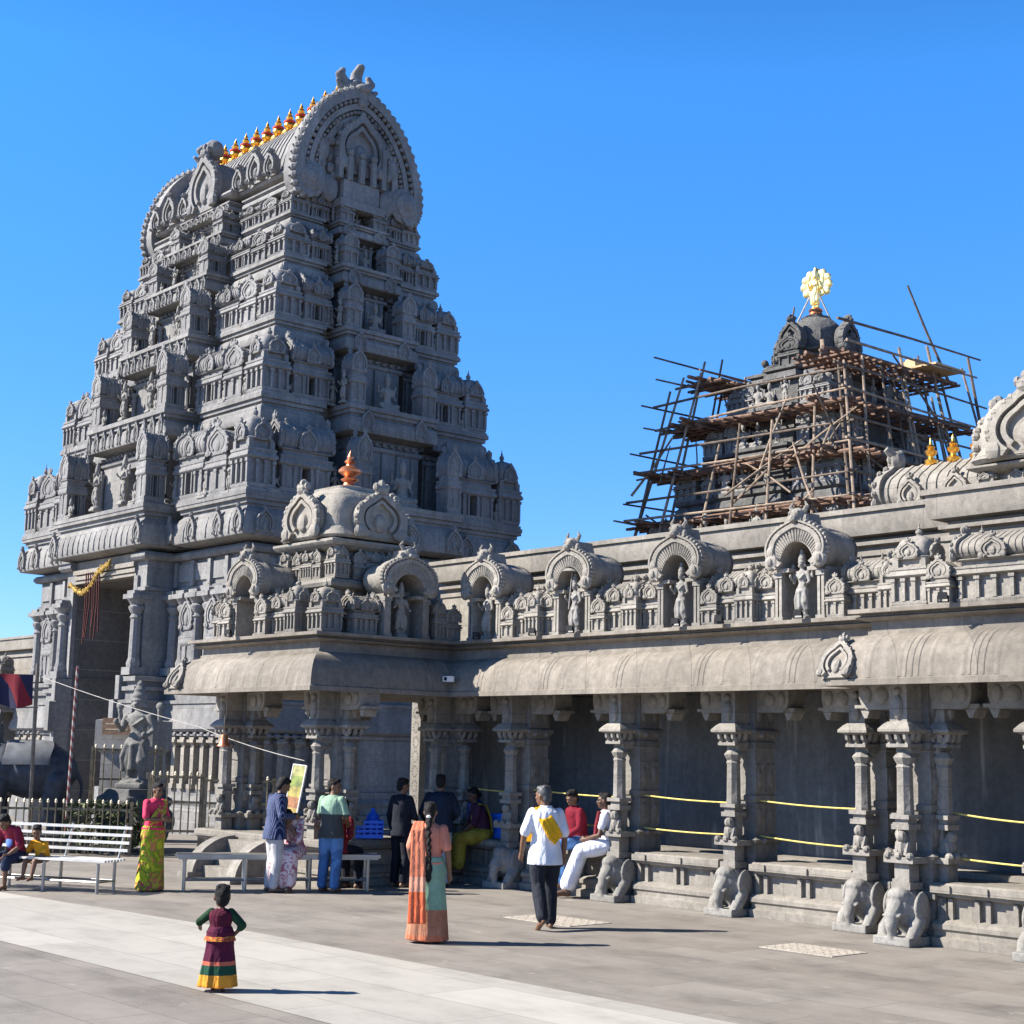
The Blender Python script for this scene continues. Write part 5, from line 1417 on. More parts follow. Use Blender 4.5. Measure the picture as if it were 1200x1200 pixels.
# garland over the doorway
gl = empty('garland', (GX - 0.4, GY - B0 - FP - 0.2, 6.3)); tag(gl, 'withered yellow flower garland with dark red strings hanging in the tower doorway', 'garland')
m = MB()
for i in range(90):
    f = i / 89; m.sph((-1.3 + 2.3 * f, j(.03), 0.12 - 0.85 * math.sin(min(1, f * 1.4) * pi) * 0.35 + 0.65 * max(0, f - 0.4) + j(.09)), 0.022 + 0.025 * q.random(), 6, 4)
m.tube([(-1.3 + 2.3 * f, 0, 0.12 - 0.85 * math.sin(min(1, f * 1.4) * pi) * 0.35 + 0.65 * max(0, f - 0.4)) for f in [i / 20 for i in range(21)]], 0.05, 6)
m.build('flowers', plain('yellow_flowers', (0.36, 0.22, 0.04), 0.8, 0, 0.5, 20), gl)
for i in range(7):
    m = MB(); x = -0.35 + i * 0.13; m.tube([(x, 0, 0.35), (x + j(.05), 0.02, -0.5), (x + j(.12), 0, -1.1 - q.random() * 0.6)], 0.018, 6); m.build('string', plain('dark_red_string', (0.09, 0.025, 0.02), 0.9), gl)
# hedge plants behind the fence
def bush(x, y, h, n, lab):
    g_ = MB()
    for i in range(n):
        a, r_ = q.uniform(0, 2 * pi), q.random() ** 0.5 * 0.55; zz = h * (0.15 + 0.85 * q.random())
        c = Vector((r_ * math.cos(a), r_ * math.sin(a), zz)); d = Vector((j(1), j(1), q.uniform(-0.2, 1))).normalized(); e_ = d.cross(Vector((j(1), j(1), j(1)))).normalized(); L_ = q.uniform(0.05, 0.11)
        g_.add([c - d * L_, c + e_ * L_ * 0.35, c + d * L_, c - e_ * L_ * 0.35], [(0, 1, 2, 3)])
    o = g_.build('foliage', M['leaf'], None, None); t_ = empty('bush', (x, y, 0)); o.parent = t_
    s_ = MB()
    for i in range(5): s_.tube([(j(.08), j(.08), 0), (j(.3), j(.3), h * 0.8)], [0.02, 0.008], 5)
    s_.build('stem', M['poled'], t_); tag(t_, lab, 'bush', 'bushes behind the metal fence'); return t_
M['leaf'] = plain('dusty_leaf', (0.06, 0.075, 0.025), 0.7, 0, 0.5, 4)
bush(-28.0, 13.75, 1.0, 420, 'small dusty green bush behind the fence left of the statue'); bush(-27.5, 14.35, 1.0, 330, 'low green bush behind the fence right of the statue base')
# small things on the roof ledge
M['blk'] = plain('black_plastic', (0.008, 0.008, 0.009), 0.6)
for x, y, lab in ((-18.9, 15.82, 'black floodlight on the roof ledge under the first niche left of the hall'), (-17.55, 15.82, 'black floodlight on the ledge between the first and second hall niches'), (-16.7, 15.82, 'black floodlight on the ledge below the niche with the parasol'), (-14.55, 15.82, 'black floodlight on the ledge below the third hall niche'), (-13.75, 15.82, 'black floodlight on the ledge between the third and fourth hall niches'), (-12.4, 15.82, 'black floodlight on the ledge below the fourth hall niche'), (-9.8, 15.15, 'black floodlight on the ledge at the right below the ribbed shrine roof'), (-22.0, 13.08, 'black floodlight on the porch ledge under its front niche')):
    f = empty('floodlight', (x, y, 3.89), R(20)); tag(f, lab, 'floodlight', 'floodlights along the roof ledge')
    m = MB(); m.box(-0.045, 0.045, -0.03, 0.03, 0.04, 0.11); m.box(-0.052, 0.052, -0.042, -0.03, 0.034, 0.116); m.build('lamp_head', M['blk'], f)
    m = MB(); m.box(-0.065, -0.053, -0.02, 0.02, 0, 0.08); m.box(0.053, 0.065, -0.02, 0.02, 0, 0.08); m.box(-0.065, 0.065, -0.02, 0.02, 0, 0.012); m.build('bracket', M['blk'], f)
M['wht'] = plain('white_paint', (0.78, 0.78, 0.77), 0.45, 0, 0.08)
cc = empty('security_camera', (-19.28, 15.55, 3.2)); tag(cc, 'small white security camera fixed at the inner corner of the eave', 'camera')
m = MB(); m.box(-0.05, 0.12, -0.06, 0.04, 0.0, 0.09); m.build('body', M['wht'], cc); m = MB(); m.tube([(0, 0.03, 0.05), (-0.12, 0.12, 0.05)], 0.02, 6); m.build('mount', M['wht'], cc)
m = MB(); m.lathe([(0.03, 0.0), (0.03, 0.02)], 8, T=Matrix.Translation((0.035, -0.062, 0.045)) @ Matrix.Rotation(pi / 2, 4, 'X')); m.build('lens', M['blk'], cc)
# plaque on the tower base
sg = empty('plaque', (-30.9, 15.75, 2.3), R(40)); tag(sg, 'small brown plaque with two faded lines on the block beside the tower doorway', 'sign')
m = MB(); m.box(-0.38, 0.38, -0.02, 0.02, 0, 0.36); m.build('board', plain('brown_board', (0.17, 0.10, 0.06), 0.7), sg)
m = MB(); m.box(-0.30, 0.30, -0.024, -0.0205, 0.22, 0.25); m.box(-0.30, 0.22, -0.024, -0.0205, 0.1, 0.13); m.build('worn_line', plain('tan_paint', (0.42, 0.33, 0.22), 0.7), sg)
blk2 = MB(); blk2.sweep(rect(0.55, 0.45), [(0, 0), (0, 1.9), (0.12, 2.0), (0.12, 2.62), (0, 2.64)]); o = blk2.build('stone_block', M['tower'], loc=(-31.35, 16.35, 0)); o.rotation_euler = (0, 0, R(40)); tag(o, 'tall stone block beside the tower doorway that carries the brown plaque', 'block')
# carved jamb standing in sun behind the porch
jb = empty('carved_jamb', (-23.6, 18.4, 0)); tag(jb, 'pale carved stone jamb in full sun seen through the back of the porch', 'pillar')
m = MB(); m.box(-0.14, 0.14, -0.12, 0.12, 0, 3.4); m.build('shaft', M['hall'], jb)
m = MB()
for i in range(11):
    for t_ in range(10): m.sph((0.08 * math.cos(t_ * 2 * pi / 10), -0.12, 0.3 + i * 0.28 + 0.1 * math.sin(t_ * 2 * pi / 10)), (0.018, 0.012, 0.018), 6, 4)
m.build('scroll_relief', M['hall'], jb)
# ---------------------------------------------------------------- people
AW, RT, LF, TW = R(48.8), R(-41.2), R(138.8), R(228.8)           # facing away / right / left / towards the camera
V = Vector
SKIN = [plain('brown_skin', (0.17, 0.088, 0.05), 0.5, 0, 0.12, 6, 0, 0.4), plain('dark_skin', (0.10, 0.05, 0.03), 0.5, 0, 0.12, 6, 0, 0.4)]
HAIR = plain('black_hair', (0.010, 0.008, 0.008), 0.6, 0, 0.5, 60, 1.0, 0.25)
GREY = plain('greying_hair', (0.06, 0.06, 0.06), 0.5, 0, 0.4, 40, 0.3)
EYE = plain('eye_dark', (0.02, 0.015, 0.012), 0.3)
LIP = plain('lip', (0.16, 0.055, 0.045), 0.5)
def stand(**k):
    P = dict(pel=(0, 0, .93), chest=(0, .0, 1.27), neck=(0, -.01, 1.44), head=(0, .02, 1.575), shL=(-.168, 0, 1.375), shR=(.168, 0, 1.375),
             elL=(-.235, -.03, 1.11), elR=(.235, -.03, 1.11), wrL=(-.24, .06, .87), wrR=(.24, .06, .87), hipL=(-.095, 0, .9), hipR=(.095, 0, .9),
             knL=(-.10, .02, .5), knR=(.10, .02, .5), anL=(-.10, -.03, .09), anR=(.10, -.03, .09), yaw=0.0, nod=0.0)
    P.update(k); return P
def sit(h=.47, lean=.08, **k):
    P = dict(pel=(0, 0, h + .1), chest=(0, lean * .5, h + .44), neck=(0, lean, h + .61), head=(0, lean + .04, h + .745), shL=(-.165, lean * .9, h + .545), shR=(.165, lean * .9, h + .545),
             elL=(-.24, lean + .05, h + .3), elR=(.24, lean + .05, h + .3), wrL=(-.14, .3, h + .19), wrR=(.14, .3, h + .19), hipL=(-.10, .02, h + .09), hipR=(.10, .02, h + .09),
             knL=(-.13, .43, h + .05), knR=(.13, .43, h + .05), anL=(-.12, .42, .09), anR=(.12, .42, .09), yaw=0.0, nod=0.0)
    P.update(k); return P
def lerp(a, b, t): return V(a).lerp(V(b), t)
def ell(c, rx, ry, n=18, mod=None, ang=0.0):
    out = []
    for i in range(n):
        t = 2 * pi * i / n; k = 1 + (mod(t) if mod else 0)
        x, y = rx * k * math.cos(t), ry * k * math.sin(t)
        out.append((c[0] + x * math.cos(ang) - y * math.sin(ang), c[1] + x * math.sin(ang) + y * math.cos(ang), c[2]))
    return out
def torso(b, P, g=0.0, hem=0.0, w=1.0, belly=0.0):
    """pelvis to shoulders; g = cloth allowance, hem = how far the cloth hangs below the hips"""
    pel, ch, nk = V(P['pel']), V(P['chest']), V(P['neck'])
    sh = (V(P['shR']) - V(P['shL'])); ang = math.atan2(sh.y, sh.x); hp = V(P['hipR']) - V(P['hipL']); a0 = math.atan2(hp.y, hp.x)
    up = (ch - pel).normalized()
    rs = []
    if hem: rs.append(ell(pel - V((0, 0, hem)), .18 * w + g * 1.5, .145 * w + g * 1.5, ang=a0))
    rs += [ell(pel - V((0, 0, 0.03)), .17 * w + g * 1.4, .13 * w + g * 1.4, ang=a0), ell(pel.lerp(ch, .2), .155 * w + g, .115 * w + g + belly * .5, ang=a0), ell(pel.lerp(ch, .5), .135 * w + g, .105 * w + g + belly, ang=(a0 + ang) / 2),
           ell(pel.lerp(ch, .85), .16 * w + g, .118 * w + g + belly * .4, ang=ang), ell(ch.lerp(nk, .3), .172 * w + g, .12 * w + g, ang=ang), ell(ch.lerp(nk, .65), .165 * w + g, .10 * w + g, ang=ang), ell(ch.lerp(nk, .9), .10 * w + g, .075 * w + g * .7, ang=ang), ell(nk + V((0, 0, .01)), .06 + g * .4, .06 + g * .4, ang=ang)]
    b.rings(rs)
def arm(b, P, s, g=0.0, to=1.0):
    """upper arm and forearm down to the fraction 'to' of the whole arm"""
    a, e, w_ = V(P['sh' + s]), V(P['el' + s]), V(P['wr' + s])
    if to <= .5: b.tube([a, a.lerp(e, to * 2)], [.052 + g * .7, .046 + g * 1.1], 10, balls=True)
    else: b.tube([a, a.lerp(e, .5), e, e.lerp(w_, (to - .5))  , e.lerp(w_, (to - .5) * 2)], [.050 + g * .7, .046 + g * .8, .04 + g * .8, .037 + g * .8, .027 + g], 10, balls=True)
def hand(b, P, s, curl=0.5):
    e, w_ = V(P['el' + s]), V(P['wr' + s]); d = (w_ - e).normalized()
    sx = -1 if s == 'L' else 1
    n = V((-sx, 0, 0)); n = (n - d * n.dot(d)); n = n.normalized() if n.length > .1 else V((0, 0, -1))      # palm looks to the body
    f = d.cross(n).normalized()
    if f.y < -0.2: f = -f
    p = w_ + d * .045
    b.tube([w_, p, w_ + d * .085], [.026, .034, .034], 8, balls=True)
    b.sph(p + f * .008, (.03, .03, .045), 8, 6)
    for i, (o, L) in enumerate(((-.03, .062), (-.01, .072), (.01, .076), (.03, .068))):
        q0 = w_ + d * .085 + f * o; q1 = q0 + d * L * .5 + n * curl * .012; q2 = q1 + (d * (1 - curl * .6) + n * curl).normalized() * L * .5
        b.tube([q0, q1, q2], [.0105, .0095, .008], 6, balls=True)
    q0 = w_ + d * .03 + f * .025; q1 = q0 + (d * .6 + f * .8).normalized() * .035; q2 = q1 + (d + n * curl * .5).normalized() * .03
    b.tube([q0, q1, q2], [.013, .0115, .009], 6, balls=True)
def leg(b, P, s, g=0.0, to=1.0, w=1.0):
    h, k, a = V(P['hip' + s]), V(P['kn' + s]), V(P['an' + s])
    b.tube([h, h.lerp(k, .5), k], [.080 * w + g * .7, .073 * w + g, .057 + g], 12, balls=True)
    b.tube([k, k.lerp(a, .3), k.lerp(a, to)], [.056 + g, .056 + g * 1.1, .038 + g * 1.35], 12, balls=True)
def foot(b, P, s, yaw=0.0, tilt=0.0):
    a = V(P['an' + s]); d = V((math.sin(yaw), math.cos(yaw), 0)); d.z = -tilt
    b.tube([a, a + d * -.035 + V((0, 0, -.05)), ], [.037, .034], 9, balls=True)
    b.tube([a + d * -.04 + V((0, 0, -.055)), a + d * .06 + V((0, 0, -.045)), a + d * .13 + V((0, 0, -.062)), a + d * .17 + V((0, 0, -.07))], [.034, .038, .034, .02], 9, balls=True)
    for i in range(4): b.sph(a + d * (.165 - .008 * i) + V((d.y, -d.x, 0)) * (-.027 + .018 * i) * (1 if s == 'L' else -1) + V((0, 0, -.072)), (.012, .022, .012), 6, 4)
def headT(P, k=1.0):
    return Matrix.Translation(P['head']) @ Matrix.Rotation(P['yaw'], 4, 'Z') @ Matrix.Rotation(-P['nod'], 4, 'X') @ Matrix.Scale(k, 4)
def headmb(b, P, k=1.0):
    T = headT(P, k); n = V(P['neck']); h = V(P['head'])
    b.tube([n - V((0, 0, .06)), n.lerp(h, .6)], [.06, .053], 10)
    b.sph((0, -.01, .02), (.076, .096, .104), 16, 12, T); b.sph((0, .03, -.05), (.058, .062, .066), 14, 10, T)
    b.sph((0, .055, -.088), (.028, .03, .026), 9, 7, T)
    b.tube([T @ V((0, .082, .018)), T @ V((0, .104, -.024))], [.010 * k, .015 * k], 7, balls=True)
    b.sph((0, .082, -.058), (.024, .014, .013), 8, 6, T)
    b.sph((0, .075, .03), (.055, .022, .014), 9, 6, T)
    for s in (-1, 1):
        b.sph((s * .077, -.005, -.005), (.012, .022, .034), 8, 6, T); b.sph((s * .04, .062, -.02), (.024, .022, .022), 8, 6, T)
def hair_short(P, k=1.0, mat=None):
    h = MB(); T = headT(P, k)
    h.sph((0, -.025, .042), (.083, .098, .096), 18, 12, T); h.sph((0, -.06, -.02), (.072, .055, .075), 12, 9, T); h.sph((0, .035, .098), (.06, .05, .034), 10, 7, T)
    for i in range(9): h.sph((.05 * math.sin(i * 2.3), -.02 + .04 * math.cos(i * 1.7), .10), (.03, .035, .03), 7, 5, T)
    return h
def hair_long(P, k=1.0, bun=None):
    h = hair_short(P, k); T = headT(P, k)
    if bun == 'braid':
        p = T @ V((0, -.095, -.04)); n = V(P['neck'])
        pts = [p, n + V((0, -.10, -.02)), n + V((.01, -.135, -.2)), n + V((.02, -.14, -.36)), n + V((.025, -.145, -.5))]
        for i in range(len(pts) - 1):
            for t in range(4): c = pts[i].lerp(pts[i + 1], t / 4); h.sph(c + V((.012 * (-1) ** t, 0, 0)), (.036 - .003 * i, .03, .036), 8, 6)
        h.sph(pts[-1] + V((0, 0, -.04)), (.05, .04, .09), 9, 7); h.sph(pts[-1] + V((0, 0, -.14)), (.04, .03, .07), 8, 6)
    elif bun: h.sph((0, -.11, -.03), (.05, .045, .05), 10, 8, T)
    return h
def ribbon(b, pts, wv, w_, t=.014):
    """a folded strip of cloth through pts; wv = width directions"""
    rs = []
    for i, p in enumerate(pts):
        p = V(p); d = (V(pts[min(i + 1, len(pts) - 1)]) - V(pts[max(i - 1, 0)])).normalized()
        x = V(wv[i]); x = (x - d * x.dot(d)).normalized(); n = d.cross(x); w2 = w_[i] if isinstance(w_, (list, tuple)) else w_
        rs.append([tuple(p + x * (w2 * (-.5 + q / 6)) + n * (t * (1 if q % 2 else .3))) for q in range(7)] + [tuple(p + x * (w2 * (.5 - q / 6)) - n * t * .6) for q in range(7)])
    b.rings(rs)

def person(lab, x, y, z, face, H, P, skin=0, hair='short', hairmat=None, garments=(), hk=1.0, bare_legs=1.0, curl=0.5, ftilt=(0, 0), group=None):
    """the body is one fused surface and the top object; hair, eyes and clothing are its children"""
    b = MB(); torso(b, P)
    for s in 'LR': arm(b, P, s); hand(b, P, s, curl); leg(b, P, s); foot(b, P, s, 0.12 * (-1 if s == 'L' else 1), ftilt[0 if s == 'L' else 1])
    headmb(b, P, hk)
    o = remesh(b, 'person', SKIN[skin], 0.0105 if H > 1.2 else 0.012, smooth=2)
    sc = H / 1.7
    o.location = (x, y, z); o.rotation_euler = (0, 0, face); o.scale = (sc,) * 3
    tag(o, lab, 'person', group)
    hm = {'short': hair_short, 'braid': lambda P, k: hair_long(P, k, 'braid'), 'bun': lambda P, k: hair_long(P, k, 'bun')}[hair](P, hk)
    remesh(hm, 'hair', hairmat or HAIR, 0.012, o)
    T = headT(P, hk)
    for s in (-1, 1):
        e = MB(); e.sph((s * .031, .088, .008), (.013, .006, .007), 8, 6, T); e.build('eye', EYE, o)
        e = MB(); e.sph((s * .031, .091, .029), (.02, .006, .005), 8, 5, T); e.build('eyebrow', HAIR, o)
    e = MB(); e.sph((0, .094, -.058), (.022, .006, .006), 8, 5, T); e.build('mouth', LIP, o)
    for g in garments: g(o, P)
    return o
def shirt(mat, sleeve=.45, hem=.10, g=.02, w=1.0, name='shirt', belly=0.02, collar=False):
    def f(o, P):
        b = MB(); torso(b, P, g, hem, w, belly)
        for s in 'LR': arm(b, P, s, g * .9, sleeve)
        r = remesh(b, name, mat, .0125, o, 3)
        if collar:
            c = MB(); n = V(P['neck']); c.lathe([(.075, -.03), (.08, .0), (.07, .025), (.062, .0)], 14, n); c.build('collar', mat, r)
    return f
def trousers(mat, g=.018, to=.97, w=1.05, name='trousers', hips=True):
    def f(o, P):
        b = MB(); p = V(P['pel']); b.sph(p - V((0, 0, .03)), (.155 + g * .6, .115 + g * .6, .12), 14, 10)
        for s in 'LR':
            leg(b, P, s, g, to, w)
            b.sph(V(P['hip' + s]), .086 + g * .6, 12, 9)
            a = V(P['kn' + s]).lerp(V(P['an' + s]), to); b.sph(a + V((0, .01, .0)), (.052 + g, .055 + g, .035), 10, 7)
        remesh(b, name, mat, .0125, o, 3)
    return f
def skirt(mat, top=.98, bottom=.02, r0=.15, r1=.27, ry=.8, pleat=.05, n=9, name='sari', sway=(0, 0), front=0.0):
    def f(o, P):
        b = MB(); p = V(P['pel']); N = 12; rs = []
        fx = (P['anL'][0] + P['anR'][0]) / 2 + sway[0]; fy = (P['anL'][1] + P['anR'][1]) / 2 + .02 + sway[1]
        for i in range(N + 1):
            t = i / N; z = top + (bottom - top) * t; r = r0 + (r1 - r0) * t ** .9 + .035 * math.exp(-((t - .13) / .12) ** 2)
            rs.append(ell((p.x + (fx - p.x) * t, p.y + (fy - p.y) * t, z), r, r * ry, 54, (lambda a, t=t: pleat * t * (math.sin(n * a + 1.3 * t) + .5 * math.sin(2.3 * n * a)) + .02 * math.sin(3 * a + 4 * t))))
        b.rings(rs)
        if P['knL'][1] > .3:   # seated: cloth over the thighs and down from the knees
            b = MB()
            for s in 'LR': leg(b, P, s, .05, .85, 1.15)
            h = lerp(P['hipL'], P['hipR'], .5); k = lerp(P['knL'], P['knR'], .5); a = lerp(P['anL'], P['anR'], .5)
            b.tube([h, k], [.14, .11], 12, balls=True); b.tube([k, k.lerp(a, .85)], [.12, .13], 12, balls=True); b.sph(p, (.2, .17, .14), 14, 10)
        remesh(b, name, mat, .014, o, 2)
    return f
def pallu(mat, pts, wv, w_, name='sari_end'):
    def f(o, P):
        b = MB(); ribbon(b, pts, wv, w_); remesh(b, name, mat, .011, o, 2)
    return f
def strip_(name, mat, shape):
    def f(o, P): shape(P).build(name, mat, o)
    return f

# --- woman in the orange and green sari, walking away in the middle of the court
peach = cloth('peach_blouse', (0.55, 0.20, 0.13))
sari1 = cloth('green_orange_sari', (0.16, 0.24, 0.15), bands=[(0, (0.50, 0.09, 0.03)), (.10, (0.42, 0.12, 0.06)), (.40, (0.2, 0.32, 0.22)), (.46, (0.21, 0.34, 0.24)), (2, (0.21, 0.34, 0.24))], pattern=[(0.26, 0.40, 0.28), (0.18, 0.30, 0.2)])
pal1 = cloth('orange_sari_end', (0.62, 0.20, 0.10), bands=[(0, (0.62, 0.10, 0.03)), (.62, (0.62, 0.30, 0.2)), (.8, (0.50, 0.15, 0.08))], stripe=((0.68, 0.36, 0.25), 5.0))
P = stand(wrL=(-.22, .12, .92), wrR=(.25, .05, .85), anL=(-.08, .06, .09), anR=(.08, -.04, .09), elL=(-.24, -.04, 1.12))
person('woman in an orange and green sari with a long black braid, seen from behind', -13.62, 10.79, 0, R(42), 1.53, P, 0, 'braid', None,
       [shirt(peach, .42, -.05, .016, .98, 'blouse', .0), skirt(sari1, 1.04, .03, .165, .26, .78, .05, 8),
        pallu(pal1, [(.12, .13, 1.05), (.0, .155, 1.2), (-.10, .10, 1.40), (-.13, -.03, 1.46), (-.13, -.14, 1.36), (-.11, -.17, 1.1), (-.10, -.21, .7), (-.09, -.25, .25)], [(1, 0, .3), (1, 0, .2), (1, -.2, 0), (1, 0, 0), (1, 0, 0), (1, 0, 0), (1, 0, 0), (1, .1, 0)], [.1, .16, .14, .15, .17, .19, .21, .23]),
        strip_('flowers', plain('pale_flowers', (0.7, 0.66, 0.6), 0.8), lambda P: MB().sph(V(P['head']) + V((0, -.13, -.05)), (.03, .02, .02), 8, 6))])
# --- man in white shirt with a yellow cloth, walking away to the left
white = cloth('white_shirt', (0.66, 0.67, 0.72), wr=.8)
navy = cloth('black_trousers', (0.018, 0.02, 0.028))
yel = cloth('yellow_cloth', (0.75, 0.38, 0.015), wr=.9)
P = stand(head=(-.03, .03, 1.575), yaw=R(42), nod=.05, knL=(-.10, -.06, .52), anL=(-.10, -.30, .16), knR=(.10, .10, .5), anR=(.09, .05, .09), wrR=(.25, .06, .86), wrL=(-.27, .1, .9), elL=(-.27, -.02, 1.12))
person('walking man in a white shirt with a yellow cloth over his shoulder and dark trousers', -13.95, 12.85, 0, R(62), 1.70, P, 0, 'short', GREY,
       [shirt(white, .44, .17, .024, 1.04, 'shirt', .03, True), trousers(navy, .028, .98, 1.12),
        pallu(yel, [(-.13, .15, 1.02), (-.13, .16, 1.22), (-.10, .10, 1.38), (-.08, -.02, 1.45), (-.03, -.15, 1.30), (.06, -.175, 1.14), (.13, -.15, 1.06)], [(1, 0, 0), (1, 0, 0), (1, 0, 0), (1, 0, .2), (1, 0, .5), (.8, .2, .8), (.7, .4, .8)], [.16, .16, .14, .15, .18, .2, .18], 'shoulder_cloth')], 1.0, 1, .7, (.5, 0))
# --- small girl in maroon
mar = cloth('maroon_dress', (0.075, 0.008, 0.022), wr=.7)
msk = cloth('banded_skirt', (0.075, 0.008, 0.03), pmix=0.0, bands=[(0, (0.60, 0.22, 0.02)), (.11, (0.62, 0.26, 0.03)), (.27, (0.012, 0.06, 0.035)), (.42, (0.45, 0.11, 0.07)), (.48, (0.075, 0.008, 0.03)), (1.06, (0.55, 0.20, 0.03))], pattern=[(0.08, 0.01, 0.03), (0.10, 0.012, 0.035)], pscale=14)
grn = cloth('green_sleeve', (0.015, 0.045, 0.02))
KID = dict(pel=(0, 0, .92), chest=(0, 0, 1.16), neck=(0, 0, 1.29), head=(0, .01, 1.475), shL=(-.155, 0, 1.235), shR=(.155, 0, 1.235))
P = stand(**KID, elL=(-.34, .0, 1.08), wrL=(-.36, .16, 1.0), elR=(.36, -.04, 1.04), wrR=(.22, .0, .88), yaw=R(18), anL=(-.1, .12, .09), anR=(.08, -.10, .12), knR=(.1, 0, .5))
person('small girl in a maroon dress with an orange and green hem walking away barefoot', -11.92, 7.15, 0, R(50), .92, P, 1, 'short', None,
       [shirt(mar, .0, -.02, .024, 1.08, 'bodice', .01), lambda o, P: remesh((lambda b: [arm(b, P, s, .034, .62) for s in 'LR'] and b)(MB()), 'sleeves', grn, .013, o, 2),
        skirt(msk, 1.02, .08, .17, .31, .85, .07, 9, 'skirt'), strip_('waist_frill', cloth('orange_frill', (0.55, 0.22, 0.03), pattern=[(0.3, 0.06, 0.03)], pscale=20), lambda P: MB().lathe([(.19, .90), (.235, .86), (.26, .80), (.25, .80), (.215, .88)], 30, (0, 0, 0), sy=.85))], 1.58, 1, .5, (0, .6))
# --- man in navy striped shirt
P = stand(chest=(0, .02, 1.27), neck=(0, .05, 1.43), head=(0, .11, 1.555), nod=.45, elL=(-.24, .0, 1.12), wrL=(-.10, .26, 1.12), elR=(.24, .0, 1.12), wrR=(.10, .26, 1.10))
person('standing man in a navy striped shirt and pale grey trousers looking down at his hands', -19.52, 12.55, 0, R(-12), 1.68, P, 0, 'short', None,
       [shirt(cloth('navy_striped_shirt', (0.016, 0.024, 0.075), stripe=((0.16, 0.19, 0.30), 14.0)), .95, .16, .024, 1.02, 'shirt', .01, True), trousers(cloth('pale_grey_trousers', (0.42, 0.41, 0.42)), .026, .96, 1.06)], 1, 1, .9)
# --- man in green and grey t-shirt, jeans
jean = cloth('blue_jeans', (0.05, 0.13, 0.30), pattern=[(0.09, 0.2, 0.40)], pscale=3.0)
P = stand(neck=(0, .02, 1.44), head=(.0, .05, 1.57), yaw=R(-75), nod=.1, elR=(.25, .02, 1.12), wrR=(.14, .24, 1.02), elL=(-.24, .05, 1.12), wrL=(-.05, .28, 1.05), knL=(-.12, .02, .5), anL=(-.14, 0, .09))
person('man in a pale green and grey t-shirt and jeans looking to the right', -19.12, 13.28, 0, R(22), 1.66, P, 0, 'short', None,
       [shirt(cloth('green_grey_tshirt', (0.06, 0.065, 0.06), bands=[(0, (0.055, 0.06, 0.058)), (1.16, (0.24, 0.36, 0.26)), (2, (0.24, 0.36, 0.26))]), .42, .12, .022, 1.02), trousers(jean, .026, .97, 1.1)], 1, 1, .7)
# --- woman in pink and green sari at the left
sari2 = cloth('yellow_green_sari', (0.42, 0.42, 0.03), pmix=0.8, pattern=[(0.45, 0.44, 0.03), (0.16, 0.26, 0.02), (0.55, 0.10, 0.09), (0.40, 0.42, 0.04)], pscale=6.5, bands=[(0, (0.55, 0.05, 0.10)), (.16, (0.45, 0.44, 0.03)), (2, (0.42, 0.42, 0.03))])
pink = cloth('pink_blouse', (0.66, 0.05, 0.11))
P = stand(yaw=R(-10), elL=(-.22, .06, 1.13), wrL=(-.02, .24, 1.16), elR=(.22, .06, 1.13), wrR=(.05, .25, 1.12), neck=(0, .02, 1.44), head=(0, .06, 1.57), nod=.2)
person('woman in a pink blouse and yellow-green sari standing beside the white bench', -20.52, 11.10, 0, R(-75), 1.56, P, 0, 'bun', None,
       [shirt(pink, .42, -.06, .016, .98, 'blouse', 0), skirt(sari2, 1.02, .02, .165, .245, .8, .045, 8),
        pallu(cloth('pink_sari_end', (0.55, 0.08, 0.10), pattern=[(0.40, 0.40, 0.05), (0.5, 0.1, 0.1)], pscale=7), [(.15, .02, .95), (.10, .14, 1.12), (-.04, .15, 1.28), (-.13, .06, 1.41), (-.14, -.06, 1.42), (-.14, -.15, 1.2), (-.13, -.18, .8), (-.12, -.19, .5)], [(0, 1, .4), (1, 0, .6), (1, 0, .5), (1, -.3, 0), (1, 0, 0), (1, 0, 0), (1, 0, 0), (1, 0, 0)], [.16, .2, .2, .16, .16, .2, .2, .2])], 1, 1, .8)
# --- people standing in the shade of the porch
dark = cloth('black_clothes', (0.012, 0.014, 0.022)); dk2 = cloth('dark_trousers', (0.014, 0.015, 0.022))
P = stand(yaw=R(-20), elR=(.22, .06, 1.12), wrR=(.08, .26, 1.05), nod=.2)
person('man dressed in black standing in the shade beside the blue crate', -19.3, 14.72, 0, R(10), 1.66, P, 0, 'short', None, [shirt(dark, .96, .14, .022, 1.0), trousers(dk2, .02, .98, 1.05)], 1, 1, .7)
P = stand(elL=(-.27, .0, 1.13), wrL=(-.20, .2, .98), elR=(.27, .02, 1.14), wrR=(.18, .24, 1.02), nod=.25, knL=(-.1, .14, .55), anL=(-.1, .05, .12))
person('man in a dark navy jacket seen from behind in the porch shade', -19.05, 15.28, 0, R(52), 1.72, P, 0, 'short', None, [shirt(cloth('dark_navy_jacket', (0.012, 0.02, 0.038)), .96, .10, .034, 1.12, 'jacket'), trousers(cloth('light_grey_trousers', (0.27, 0.30, 0.32)), .026, .97, 1.08)], 1, 1, .7)
